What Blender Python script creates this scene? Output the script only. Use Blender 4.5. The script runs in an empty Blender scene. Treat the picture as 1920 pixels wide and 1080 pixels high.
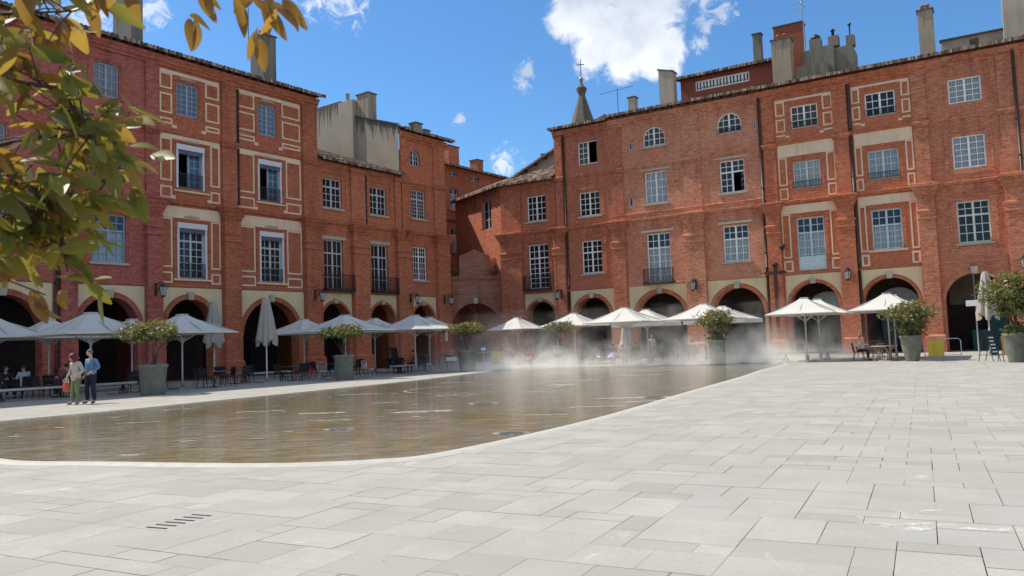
import bpy, math, random
from mathutils import Vector, Matrix, Quaternion
random.seed(7)
R = math.radians
sc = bpy.context.scene
COL = sc.collection

# ------------------------------------------------------------------ camera
cam_d = bpy.data.cameras.new('camera'); cam = bpy.data.objects.new('camera', cam_d); COL.objects.link(cam)
cam_d.sensor_width = 36; cam_d.lens = 28.125; cam_d.clip_start = .05; cam_d.clip_end = 3000
cr = Vector((0.99934295, 0.00250357, -0.03615786)); cu = Vector((0.03624443, -0.06902922, 0.99695602)); cf = Vector((0, 0.9976115, 0.06907461))
m = Matrix((( cr.x, cu.x, -cf.x, 0), (cr.y, cu.y, -cf.y, 0), (cr.z, cu.z, -cf.z, 1.5), (0, 0, 0, 1)))
cam.matrix_world = m
cam_d.dof.use_dof = True; cam_d.dof.focus_distance = 38; cam_d.dof.aperture_fstop = 9
sc.camera = cam

# ------------------------------------------------------------------ light
SUN_AZ, SUN_EL = -67, 54.3
SKY_ROT = R(SUN_AZ)
sd = Vector((math.sin(R(SUN_AZ)) * math.cos(R(SUN_EL)), math.cos(R(SUN_AZ)) * math.cos(R(SUN_EL)), math.sin(R(SUN_EL))))
sun_d = bpy.data.lights.new('sun', 'SUN'); sun = bpy.data.objects.new('sun', sun_d); COL.objects.link(sun)
sun_d.energy = 3.9; sun_d.angle = R(.5); sun_d.color = (1, .93, .80)
sun.rotation_euler = (-sd).to_track_quat('-Z', 'Y').to_euler(); sun.location = (-30, 20, 60)

world = bpy.data.worlds.new('World'); sc.world = world; world.use_nodes = True
wt = world.node_tree; wt.nodes.clear()
def wn(t, **k):
    n = wt.nodes.new(t)
    for a, b in k.items(): setattr(n, a, b)
    return n
wout = wn('ShaderNodeOutputWorld'); bg = wn('ShaderNodeBackground'); bg.inputs[1].default_value = .10
sky = wn('ShaderNodeTexSky', sky_type='NISHITA', sun_disc=False, sun_elevation=R(SUN_EL), sun_rotation=SKY_ROT)
sky.altitude = 100; sky.air_density = 1.0; sky.dust_density = .35; sky.ozone_density = 2.0
tc = wn('ShaderNodeTexCoord')
def wmath(op, a, b=None, c=None):
    n = wn('ShaderNodeMath', operation=op)
    for i, v in enumerate((a, b, c)):
        if v is None: continue
        if isinstance(v, (int, float)): n.inputs[i].default_value = v
        else: wt.links.new(v, n.inputs[i])
    return n.outputs[0]
def wnoise(scale, detail, rough, dist=0):
    n = wn('ShaderNodeTexNoise'); n.inputs['Scale'].default_value = scale; n.inputs['Detail'].default_value = detail
    n.inputs['Roughness'].default_value = rough; n.inputs['Distortion'].default_value = dist
    wt.links.new(tc.outputs['Generated'], n.inputs['Vector']); return n.outputs['Fac']
# clouds: azimuth, elevation, angular radius
BLOBS = [(5.61, 22.65, .041), (8.9, 21.34, .066), (11.0, 19.9, .040), (6.71, 25.09, .073), (11.0, 23.31, .052), (6.45, 19.99, .030), (8.51, 18.85, .028)]
WISPS = [(1.66, 19.02, .016), (1.32, 18.32, .014), (1.84, 19.47, .012), (-27.7, 21.55, .040), (-24.2, 22.17, .024), (-23.71, 21.59, .018), (-11.62, 24.1, .045), (-13.5, 23.93, .030), (14.5, 22.81, .026), (15.87, 21.67, .018), (14.55, 21.12, .016), (14.04, 19.99, .014), (-.33, 12.77, .026), (-3.36, 15.92, .010),
         (60, 28, .2)]
FILL_CLOUDS = [(75, 35, .42), (110, 22, .4), (140, 45, .45), (180, 20, .45), (205, 55, .4), (235, 25, .45), (265, 40, .3), (60, 62, .35), (-20, 66, .3), (165, 75, .3)]  # unseen clouds outside the view, added for neutral fill light
def blob_field(L):
    cur = None
    for az, el, r in L:
        c = (math.sin(R(az)) * math.cos(R(el)), math.cos(R(az)) * math.cos(R(el)), math.sin(R(el)))
        d = wn('ShaderNodeVectorMath', operation='DISTANCE'); wt.links.new(tc.outputs['Generated'], d.inputs[0]); d.inputs[1].default_value = c
        f = wmath('MULTIPLY_ADD', d.outputs['Value'], -1 / r, 1.0)
        cur = f if cur is None else wmath('MAXIMUM', cur, f)
    return cur
def smooth(v, a, b):
    n = wn('ShaderNodeMapRange', interpolation_type='SMOOTHSTEP'); wt.links.new(v, n.inputs[0])
    n.inputs[1].default_value = a; n.inputs[2].default_value = b; return n.outputs[0]
n1 = wnoise(26, 9, .62, .3); n2 = wnoise(60, 8, .7, 1.2)
big = smooth(wmath('ADD', blob_field(BLOBS), wmath('MULTIPLY_ADD', n1, 1.7, -.85)), .0, .42)
wis = wmath('MULTIPLY', smooth(wmath('ADD', blob_field(WISPS), wmath('MULTIPLY_ADD', n2, 3.4, -1.8)), 0, .9), .75)
n3 = wnoise(5, 8, .6, .3); far = smooth(wmath('ADD', blob_field(FILL_CLOUDS), wmath('MULTIPLY_ADD', n3, 3.0, -1.62)), .05, .6)
mask = wmath('MINIMUM', wmath('MAXIMUM', wmath('MAXIMUM', big, wis), far), .97)
shade = wn('ShaderNodeMapRange'); wt.links.new(wnoise(14, 5, .5), shade.inputs[0])
shade.inputs[1].default_value = .35; shade.inputs[2].default_value = .62; shade.inputs[3].default_value = 0; shade.inputs[4].default_value = 1
ccol = wn('ShaderNodeMix', data_type='RGBA'); wt.links.new(shade.outputs[0], ccol.inputs[0])
ccol.inputs[6].default_value = (4.4, 5.0, 6.0, 1); ccol.inputs[7].default_value = (7.2, 7.5, 7.8, 1)
tint = wn('ShaderNodeMix', data_type='RGBA', blend_type='MULTIPLY'); tint.inputs[0].default_value = 1
wt.links.new(sky.outputs[0], tint.inputs[6]); tint.inputs[7].default_value = (.58, .92, 1.18, 1)
mx = wn('ShaderNodeMix', data_type='RGBA'); wt.links.new(mask, mx.inputs[0]); wt.links.new(tint.outputs[2], mx.inputs[6]); wt.links.new(ccol.outputs[2], mx.inputs[7])
wt.links.new(mx.outputs[2], bg.inputs[0]); wt.links.new(bg.outputs[0], wout.inputs[0])

sc.view_settings.view_transform = 'Standard'; sc.view_settings.look = 'None'; sc.view_settings.gamma = 1
sc.view_settings.exposure = .47
sc.render.engine = 'CYCLES'
sc.cycles.max_bounces = 7; sc.cycles.diffuse_bounces = 4; sc.cycles.transparent_max_bounces = 12
sc.cycles.sample_clamp_indirect = 6; sc.cycles.volume_bounces = 2; sc.cycles.volume_step_rate = 2.0; sc.cycles.volume_max_steps = 128

# ------------------------------------------------------------------ materials
class NT:
    def __init__(s, name):
        s.m = bpy.data.materials.new(name); s.m.use_nodes = True; s.t = s.m.node_tree
        s.b = s.t.nodes['Principled BSDF']; s.o = s.t.nodes['Material Output']
    def n(s, t, **k):
        n = s.t.nodes.new(t)
        for a, b in k.items(): setattr(n, a, b)
        return n
    def l(s, a, b): s.t.links.new(a, b)
    def put(s, sock, v):
        if isinstance(v, (int, float)): sock.default_value = v
        elif isinstance(v, tuple): sock.default_value = v if len(v) == 4 or len(v) == 3 and sock.type == 'VECTOR' else (*v, 1)
        else: s.l(v, sock)
    def math(s, op, a, b=0, c=0):
        n = s.n('ShaderNodeMath', operation=op); s.put(n.inputs[0], a); s.put(n.inputs[1], b); s.put(n.inputs[2], c); return n.outputs[0]
    def coord(s, kind='Object', scale=(1, 1, 1)):
        tcn = s.n('ShaderNodeTexCoord'); mp = s.n('ShaderNodeMapping'); s.l(tcn.outputs[kind], mp.inputs[0]); mp.inputs['Scale'].default_value = scale
        return mp.outputs[0]
    def noise(s, vec, scale, detail=4, rough=.55, dist=0):
        n = s.n('ShaderNodeTexNoise'); s.l(vec, n.inputs['Vector']); n.inputs['Scale'].default_value = scale
        n.inputs['Detail'].default_value = detail; n.inputs['Roughness'].default_value = rough; n.inputs['Distortion'].default_value = dist
        return n.outputs['Fac']
    def rng(s, v, a, b, c=0, d=1):
        n = s.n('ShaderNodeMapRange'); s.put(n.inputs[0], v)
        for i, x in enumerate((a, b, c, d)): n.inputs[i + 1].default_value = x
        return n.outputs[0]
    def mix(s, f, a, b, mode='MIX'):
        n = s.n('ShaderNodeMix', data_type='RGBA', blend_type=mode); s.put(n.inputs[0], f); s.put(n.inputs[6], a); s.put(n.inputs[7], b); return n.outputs[2]
    def bump(s, h, st=.3, d=.02):
        n = s.n('ShaderNodeBump'); n.inputs['Strength'].default_value = st; n.inputs['Distance'].default_value = d; s.l(h, n.inputs['Height']); s.l(n.outputs[0], s.b.inputs['Normal'])
    def base(s, v): s.put(s.b.inputs['Base Color'], v)
    def rough(s, v): s.put(s.b.inputs['Roughness'], v)

def plain(name, col, rough=.7, metal=0, var=.12, scale=6):
    q = NT(name); v = q.coord(); n = q.noise(v, scale, 5, .6)
    dark = tuple(c * (1 - var) for c in col); lite = tuple(min(1, c * (1 + var)) for c in col)
    q.base(q.mix(q.rng(n, .3, .7), dark, lite)); q.rough(rough); q.b.inputs['Metallic'].default_value = metal
    return q.m

def brick(name, c1, c2, mortar, soft=.5, weather=.35, pale=None):
    """thin southern brick, coordinates of the building"""
    q = NT(name); tcn = q.n('ShaderNodeTexCoord'); sp = q.n('ShaderNodeSeparateXYZ'); q.l(tcn.outputs['Object'], sp.inputs[0])
    cb = q.n('ShaderNodeCombineXYZ'); q.l(q.math('ADD', sp.outputs[0], sp.outputs[1]), cb.inputs[0]); q.l(sp.outputs[2], cb.inputs[1])
    bt = q.n('ShaderNodeTexBrick'); q.l(cb.outputs[0], bt.inputs['Vector']); bt.inputs['Scale'].default_value = 1
    bt.inputs['Brick Width'].default_value = .40; bt.inputs['Row Height'].default_value = .085; bt.inputs['Mortar Size'].default_value = .012
    bt.inputs['Mortar Smooth'].default_value = .4; bt.inputs['Bias'].default_value = 0
    q.put(bt.inputs['Color1'], c1); q.put(bt.inputs['Color2'], c2)
    mc = tuple(a * soft + b * (1 - soft) for a, b in zip(c1, mortar)); q.put(bt.inputs['Mortar'], mc)
    v = tcn.outputs['Object']
    mp = q.n('ShaderNodeMapping'); q.l(v, mp.inputs[0]); mp.inputs['Scale'].default_value = (1.8, 1.8, 9)
    streak = q.noise(mp.outputs[0], 1, 8, .75)
    mp2 = q.n('ShaderNodeMapping'); q.l(v, mp2.inputs[0]); mp2.inputs['Scale'].default_value = (1.3, 1.3, .22)
    drip = q.noise(mp2.outputs[0], 1, 5, .6)
    blot = q.noise(v, .45, 6, .62)
    c = q.mix(q.rng(streak, .5, .64, 0, .78), bt.outputs['Color'], tuple(x * .45 for x in c1), 'MIX')
    c = q.mix(q.rng(streak, .5, .36, 0, .55), c, tuple(min(1, x * 1.25 + .03) for x in c1), 'MIX')
    c = q.mix(q.rng(blot, .46, .66, 0, .55), c, pale or tuple(a * .55 + b * .45 for a, b in zip(c1, (.42, .24, .17))))
    soot = q.noise(v, .9, 7, .7, .4); c = q.mix(q.rng(soot, .54, .74, 0, .45), c, tuple(x * .38 for x in c2))
    c = q.mix(q.rng(drip, .52, .75, 0, weather), c, tuple(x * .42 for x in c2))
    for z0 in (5.4, 10.3, 14.35, 18.3):  # shade under the cornices painted into the brick, broken up as grime streaks
        cornice_shade = q.math('MULTIPLY', q.rng(sp.outputs[2], z0 - 1.5, z0), q.math('LESS_THAN', sp.outputs[2], z0 + .05))
        c = q.mix(q.math('MULTIPLY', q.math('MULTIPLY', cornice_shade, q.rng(drip, .42, .62)), .5), c, tuple(x * .4 for x in c2))
    mpf = q.n('ShaderNodeMapping'); q.l(v, mpf.inputs[0]); mpf.inputs['Scale'].default_value = (3, 3, 11); fine = q.noise(mpf.outputs[0], 1.6, 4, .8)
    c = q.mix(q.rng(fine, .5, .62, 0, .5), c, tuple(min(1, x * 1.35 + .05) for x in c1)); c = q.mix(q.rng(fine, .5, .38, 0, .45), c, tuple(x * .5 for x in c2))
    q.base(c); q.rough(.9); q.b.inputs['Specular IOR Level'].default_value = .2
    h = q.math('ADD', q.math('MULTIPLY', bt.outputs['Fac'], -1.0), q.math('MULTIPLY', streak, .9))
    q.bump(h, .8, .03)
    return q.m

M = {}
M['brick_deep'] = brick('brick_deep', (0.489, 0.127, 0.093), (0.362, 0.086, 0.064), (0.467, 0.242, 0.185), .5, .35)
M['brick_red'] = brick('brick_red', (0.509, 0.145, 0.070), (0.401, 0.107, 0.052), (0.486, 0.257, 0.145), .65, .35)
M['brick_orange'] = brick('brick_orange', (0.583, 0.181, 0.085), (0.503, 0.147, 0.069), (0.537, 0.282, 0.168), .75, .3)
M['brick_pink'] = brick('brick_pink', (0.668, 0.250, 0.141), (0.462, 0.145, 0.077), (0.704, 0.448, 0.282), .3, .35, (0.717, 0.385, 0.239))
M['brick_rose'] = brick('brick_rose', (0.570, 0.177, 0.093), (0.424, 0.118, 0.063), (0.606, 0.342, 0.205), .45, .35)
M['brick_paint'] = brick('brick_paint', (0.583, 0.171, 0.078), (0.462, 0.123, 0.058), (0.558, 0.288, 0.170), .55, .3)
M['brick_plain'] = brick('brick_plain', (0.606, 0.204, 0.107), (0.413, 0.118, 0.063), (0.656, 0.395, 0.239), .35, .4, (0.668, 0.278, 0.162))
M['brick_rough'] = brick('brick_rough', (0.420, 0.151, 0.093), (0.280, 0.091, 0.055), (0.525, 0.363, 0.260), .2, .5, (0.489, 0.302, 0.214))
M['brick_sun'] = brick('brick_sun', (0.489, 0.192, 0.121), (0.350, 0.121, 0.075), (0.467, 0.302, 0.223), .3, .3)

def plaster(name, col, stain=.25, dark=(.08, .075, .06)):
    q = NT(name); v = q.coord('Object'); mp = q.n('ShaderNodeMapping'); q.l(v, mp.inputs[0]); mp.inputs['Scale'].default_value = (1.6, 1.6, .16)
    drip = q.noise(mp.outputs[0], 1.5, 6, .65); bl = q.noise(v, .8, 5, .6); f = q.noise(v, 9, 4, .6)
    c = q.mix(q.rng(bl, .3, .7), col, tuple(x * .8 for x in col)); c = q.mix(q.rng(f, .4, .7, 0, .25), c, tuple(x * .7 for x in col))
    c = q.mix(q.rng(drip, .5, .72, 0, stain), c, dark); q.base(c); q.rough(.92); q.bump(f, .15, .01); return q.m
M['cream'] = plaster('cream', (.78, .60, .36), .15, (.35, .24, .15))
M['cream_trim'] = plaster('cream_trim', (.82, .60, .40), .3, (.4, .2, .13))
M['stone'] = plaster('stone', (.50, .43, .33), .4, (.16, .13, .1))
M['grey_render'] = plaster('grey_render', (.22, .195, .15), .75, (.03, .03, .026))
M['tan_render'] = plaster('tan_render', (.38, .30, .21), .7, (.05, .045, .035))
M['beige_render'] = plaster('beige_render', (.46, .38, .29), .3)
M['red_render'] = plaster('red_render', (.30, .085, .045), .3, (.1, .04, .03))
# gable render with dark runs that start at the coping
q = NT('stained_gable'); v = q.coord('UV'); sp = q.n('ShaderNodeSeparateXYZ'); q.l(v, sp.inputs[0])
cb = q.n('ShaderNodeCombineXYZ'); q.l(q.math('MULTIPLY', sp.outputs[0], 2.1), cb.inputs[0]); q.l(q.math('MULTIPLY', sp.outputs[1], .22), cb.inputs[1])
run = q.noise(cb.outputs[0], 1.4, 5, .7)
top = q.rng(sp.outputs[1], 0, 2.6, .26, -.16)
k = q.rng(q.math('ADD', run, top), .56, .70)
base = q.mix(q.rng(q.noise(v, .7, 5, .6), .3, .7), (.43, .355, .26), (.33, .28, .21))
q.base(q.mix(q.math('MULTIPLY', k, .85), base, (.045, .045, .038))); q.rough(.93); M['gable'] = q.m

def tiles():
    q = NT('canal_tiles'); tcn = q.n('ShaderNodeTexCoord'); sp = q.n('ShaderNodeSeparateXYZ'); q.l(tcn.outputs['UV'], sp.inputs[0])
    cb = q.n('ShaderNodeCombineXYZ'); q.l(q.math('FLOOR', q.math('DIVIDE', sp.outputs[0], .12)), cb.inputs[0]); q.l(q.math('FLOOR', q.math('DIVIDE', sp.outputs[1], .4)), cb.inputs[1])
    wnz = q.n('ShaderNodeTexWhiteNoise', noise_dimensions='2D'); q.l(cb.outputs[0], wnz.inputs[0])
    r = q.n('ShaderNodeValToRGB'); q.l(wnz.outputs[0], r.inputs[0]); e = r.color_ramp.elements
    e[0].position = 0; e[0].color = (.035, .028, .022, 1); e[1].position = 1; e[1].color = (.5, .4, .3, 1)
    for p, c in ((.3, (.12, .075, .05)), (.55, (.24, .13, .085)), (.8, (.32, .2, .14))):
        x = e.new(p); x.color = (*c, 1)
    n = q.noise(tcn.outputs['Object'], 3, 5, .7)
    q.base(q.mix(q.rng(n, .45, .65, 0, .6), r.outputs[0], (.06, .05, .04))); q.rough(.9); return q.m
M['tiles'] = tiles()
M['dark_wood'] = plain('dark_wood', (.035, .022, .015), .85)
M['pipe'] = plain('pipe', (.035, .015, .013), .5)
M['pipe_grey'] = plain('pipe_grey', (.13, .14, .14), .5)
M['iron'] = plain('iron', (.018, .018, .022), .5)
M['cross_brown'] = plain('cross_brown', (.06, .022, .014), .8)
M['frame_blue'] = plain('frame_blue', (.26, .33, .43), .55)
M['frame_grey'] = plain('frame_grey', (.50, .50, .50), .6)
M['frame_white'] = plain('frame_white', (.82, .80, .75), .6)
M['frame_teal'] = plain('frame_teal', (.52, .60, .60), .55)
M['frame_cream'] = plain('frame_cream', (.66, .64, .52), .6)
M['blind_white'] = plain('blind_white', (.62, .60, .62), .8, var=.05)
M['valance'] = plain('valance', (.10, .10, .13), .8, var=.5, scale=12)
M['dark_room'] = plain('dark_room', (.012, .011, .012), .9)
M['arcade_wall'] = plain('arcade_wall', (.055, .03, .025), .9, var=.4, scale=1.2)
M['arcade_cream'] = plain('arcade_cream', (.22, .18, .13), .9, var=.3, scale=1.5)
M['shop_teal'] = plain('shop_teal', (.02, .12, .11), .6)
q = NT('glass_dark'); v = q.coord(); q.base((.016, .018, .022)); q.rough(.07); q.b.inputs['Specular IOR Level'].default_value = .4
q.bump(q.noise(v, 1.2, 2, .5), .25, .05); M['glass'] = q.m
q = NT('glass_sky'); v = q.coord(); q.base((.04, .055, .085)); q.rough(.1); q.b.inputs['Specular IOR Level'].default_value = 1
q.bump(q.noise(v, 1.4, 2, .5), .25, .05); M['glass_sky'] = q.m
q = NT('glass_clear'); tr = q.n('ShaderNodeBsdfTransparent'); gl = q.n('ShaderNodeBsdfGlossy'); gl.inputs['Roughness'].default_value = .05
ly = q.n('ShaderNodeMixShader'); ly.inputs[0].default_value = .06; tr.inputs[0].default_value = (.85, .88, .88, 1)
q.l(tr.outputs[0], ly.inputs[1]); q.l(gl.outputs[0], ly.inputs[2]); q.l(ly.outputs[0], q.o.inputs['Surface']); M['glass_clear'] = q.m
q = NT('curtain'); tcn = q.n('ShaderNodeTexCoord'); w = q.n('ShaderNodeTexWave', wave_type='BANDS', bands_direction='X'); q.l(tcn.outputs['Object'], w.inputs[0])
w.inputs['Scale'].default_value = 2.6; w.inputs['Distortion'].default_value = 2; q.base(q.mix(w.outputs['Fac'], (.30, .30, .30), (.56, .56, .56))); q.rough(.95); M['curtain'] = q.m
M['shutter_grey'] = plain('shutter_grey', (.46, .47, .50), .7, var=.08)
M['white_cloth'] = None
def cloth(name, col, trans=.25):
    q = NT(name); v = q.coord(); n = q.noise(v, 1.3, 4, .6); q.base(q.mix(q.rng(n, .3, .7), col, tuple(x * .9 for x in col))); q.rough(.9)
    t = q.n('ShaderNodeBsdfTranslucent'); q.put(t.inputs[0], col); mxs = q.n('ShaderNodeMixShader'); mxs.inputs[0].default_value = trans
    q.l(q.b.outputs[0], mxs.inputs[1]); q.l(t.outputs[0], mxs.inputs[2]); q.l(mxs.outputs[0], q.o.inputs['Surface']); return q.m
M['canvas'] = cloth('canvas', (.70, .68, .62), .18); M['canvas_folded'] = cloth('canvas_folded', (.44, .39, .34), .1)
M['canvas_shaded'] = cloth('canvas_shaded', (.60, .61, .63), .1)  # shaded copy of the umbrella canvas colour, assigned to nothing
M['pole'] = plain('pole', (.55, .54, .50), .5, var=.05)
M['concrete'] = plain('concrete', (.30, .29, .26), .85)
M['alu'] = plain('alu', (.5, .5, .5), .35, .8)
M['wicker'] = plain('wicker', (.022, .018, .018), .8)
M['wood_light'] = plain('wood_light', (.42, .28, .19), .7)
M['table_dark'] = plain('table_dark', (.10, .095, .09), .4)
M['bench_stone'] = plain('bench_stone', (.46, .45, .41), .8)
q = NT('pot_green'); v = q.coord(); n = q.noise(v, 3, 5, .65); q.base(q.mix(q.rng(n, .3, .7), (.20, .195, .155), (.12, .125, .095))); q.rough(.8); M['pot'] = q.m
M['soil'] = plain('soil', (.05, .035, .025), 1)
M['bark'] = plain('bark', (.09, .065, .045), .9)
M['twig'] = plain('twig', (.07, .035, .028), .8)
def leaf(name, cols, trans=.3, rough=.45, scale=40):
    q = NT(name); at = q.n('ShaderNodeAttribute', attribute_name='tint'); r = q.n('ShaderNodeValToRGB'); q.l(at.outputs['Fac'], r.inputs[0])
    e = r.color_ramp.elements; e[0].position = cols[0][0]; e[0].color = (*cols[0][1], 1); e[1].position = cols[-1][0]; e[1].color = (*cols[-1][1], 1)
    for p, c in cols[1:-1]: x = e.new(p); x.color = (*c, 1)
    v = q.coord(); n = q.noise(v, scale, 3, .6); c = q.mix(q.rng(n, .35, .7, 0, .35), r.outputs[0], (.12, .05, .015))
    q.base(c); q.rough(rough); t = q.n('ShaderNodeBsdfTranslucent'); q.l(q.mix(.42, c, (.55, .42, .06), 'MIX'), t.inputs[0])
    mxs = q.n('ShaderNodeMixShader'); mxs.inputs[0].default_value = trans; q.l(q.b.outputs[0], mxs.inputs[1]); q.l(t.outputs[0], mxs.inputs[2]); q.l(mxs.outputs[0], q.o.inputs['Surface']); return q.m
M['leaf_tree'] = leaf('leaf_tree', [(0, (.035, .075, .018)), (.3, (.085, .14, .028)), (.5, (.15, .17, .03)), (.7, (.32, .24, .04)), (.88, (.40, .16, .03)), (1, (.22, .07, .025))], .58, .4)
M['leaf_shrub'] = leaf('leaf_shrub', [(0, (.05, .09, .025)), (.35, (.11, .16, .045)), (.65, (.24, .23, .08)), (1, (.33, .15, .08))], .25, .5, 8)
q = NT('paving'); at = q.n('ShaderNodeAttribute', attribute_name='tint'); r = q.n('ShaderNodeValToRGB'); q.l(at.outputs['Fac'], r.inputs[0]); e = r.color_ramp.elements
e[0].color = (.352, .334, .30, 1); e[1].color = (.452, .43, .37, 1)
for p, c in ((.35, (.392, .376, .34)), (.6, (.408, .39, .352)), (.85, (.425, .406, .36))): x = e.new(p); x.color = (*c, 1)
v = q.coord(); n = q.noise(v, 1.1, 6, .62); f = q.noise(v, 30, 4, .8); g2 = q.noise(v, 9, 5, .7)
c = q.mix(q.rng(n, .38, .66, 0, .55), r.outputs[0], (.31, .295, .26)); c = q.mix(q.rng(f, .46, .68, 0, .55), c, (.31, .29, .25)); c = q.mix(q.rng(g2, .5, .72, 0, .4), c, (.33, .31, .27)); g3 = q.noise(v, .28, 6, .7, .6); c = q.mix(q.rng(g3, .5, .68, 0, .35), c, (.36, .335, .285)); g4 = q.noise(v, .9, 5, .7, 1.5); c = q.mix(q.rng(g4, .62, .70, 0, .5), c, (.58, .56, .50))
sv = q.n('ShaderNodeTexVoronoi'); q.l(v, sv.inputs['Vector']); sv.inputs['Scale'].default_value = 1.6
c = q.mix(q.math('MULTIPLY', q.math('LESS_THAN', sv.outputs['Distance'], .018), .7), c, (.09, .085, .08))
q.base(c); q.rough(.82); q.b.inputs['Specular IOR Level'].default_value = .25; q.bump(q.math('ADD', f, g2), .18, .006); M['paving'] = q.m
M['joint'] = plain('joint', (.25, .235, .21), .95, var=.6, scale=.5)
q = NT('kerb_stone'); v = q.coord(); q.base(q.mix(q.rng(q.noise(v, 4, 5, .6), .3, .7), (.50, .475, .415), (.41, .39, .34))); q.rough(.7); M['kerb'] = q.m
# thin water film on the pool's paving
q = NT('pool_water'); v = q.coord(); mp = q.n('ShaderNodeMapping'); q.l(v, mp.inputs[0]); mp.inputs['Rotation'].default_value = (0, 0, R(-28)); mp.inputs['Scale'].default_value = (.5, .16, 1)
al = q.noise(mp.outputs[0], 1.3, 4, .55, .6); br = q.noise(v, 1.7, 5, .6)
tcol = q.mix(q.rng(al, .50, .60, 0, .85), (.90, .865, .80), (.82, .72, .44)); tcol = q.mix(q.rng(br, .35, .65, 0, .8), tcol, (.86, .83, .78)); mpw = q.n('ShaderNodeMapping'); q.l(v, mpw.inputs[0]); mpw.inputs['Scale'].default_value = (.8, 3.2, 1); wv = q.noise(mpw.outputs[0], 1.5, 6, .7, .5); tcol = q.mix(q.rng(wv, .45, .62, 0, .55), tcol, (.68, .65, .595)); tcol = q.mix(q.rng(wv, .46, .32, 0, .7), tcol, (.97, .94, .88))
tr = q.n('ShaderNodeBsdfTransparent'); q.l(tcol, tr.inputs[0]); gl = q.n('ShaderNodeBsdfGlossy'); gl.inputs['Roughness'].default_value = .07; gl.inputs['Color'].default_value = (.9, .9, .9, 1)
fr = q.n('ShaderNodeFresnel'); fr.inputs['IOR'].default_value = 1.33; mxs = q.n('ShaderNodeMixShader'); q.l(fr.outputs[0], mxs.inputs[0]); q.l(tr.outputs[0], mxs.inputs[1]); q.l(gl.outputs[0], mxs.inputs[2])
bp = q.n('ShaderNodeBump'); bp.inputs['Strength'].default_value = .5; bp.inputs['Distance'].default_value = .03
mp3 = q.n('ShaderNodeMapping'); q.l(v, mp3.inputs[0]); mp3.inputs['Scale'].default_value = (1.0, 2.2, 1); q.l(q.math('ADD', q.noise(mp3.outputs[0], 1.6, 3, .55), q.math('MULTIPLY', q.noise(mp3.outputs[0], 9, 2, .5), .15)), bp.inputs['Height'])
q.l(bp.outputs[0], gl.inputs['Normal']); q.l(bp.outputs[0], fr.inputs['Normal']); q.l(mxs.outputs[0], q.o.inputs['Surface']); M['water'] = q.m
q = NT('foam'); v = q.coord('Object', (1, 2.4, 1)); n = q.noise(v, 4.5, 6, .8, .8); tr = q.n('ShaderNodeBsdfTransparent'); mxs = q.n('ShaderNodeMixShader'); q.base((.8, .8, .76)); q.rough(.4)
q.l(q.rng(n, .46, .62, 0, .85), mxs.inputs[0]); q.l(tr.outputs[0], mxs.inputs[1]); q.l(q.b.outputs[0], mxs.inputs[2]); q.l(mxs.outputs[0], q.o.inputs['Surface']); M['foam'] = q.m
q = NT('chalk'); v = q.coord(); n = q.noise(v, 3.2, 6, .75); tr = q.n('ShaderNodeBsdfTransparent'); mxs = q.n('ShaderNodeMixShader'); q.base((.85, .85, .82)); q.rough(.9)
q.l(q.rng(n, .50, .66, 0, .7), mxs.inputs[0]); q.l(tr.outputs[0], mxs.inputs[1]); q.l(q.b.outputs[0], mxs.inputs[2]); q.l(mxs.outputs[0], q.o.inputs['Surface']); M['chalk'] = q.m
M['black'] = plain('black', (.012, .012, .012), .8)
M['slate'] = plain('slate', (.10, .085, .06), .8, var=.35, scale=2)
M['gold'] = plain('gold', (.35, .25, .12), .4, .6)
M['lamp_glass'] = plain('lamp_glass', (.45, .46, .44), .25)
M['yellow'] = plain('yellow', (.52, .38, .03), .6, var=.08)
M['orange_band'] = plain('orange_band', (.55, .25, .04), .6)
M['blue_sign'] = plain('blue_sign', (.06, .07, .28), .5)
M['white'] = plain('white', (.75, .75, .73), .6, var=.04)
M['board_orange'] = plain('board_orange', (.48, .25, .07), .6)
M['red'] = plain('red', (.45, .04, .025), .5)

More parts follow.
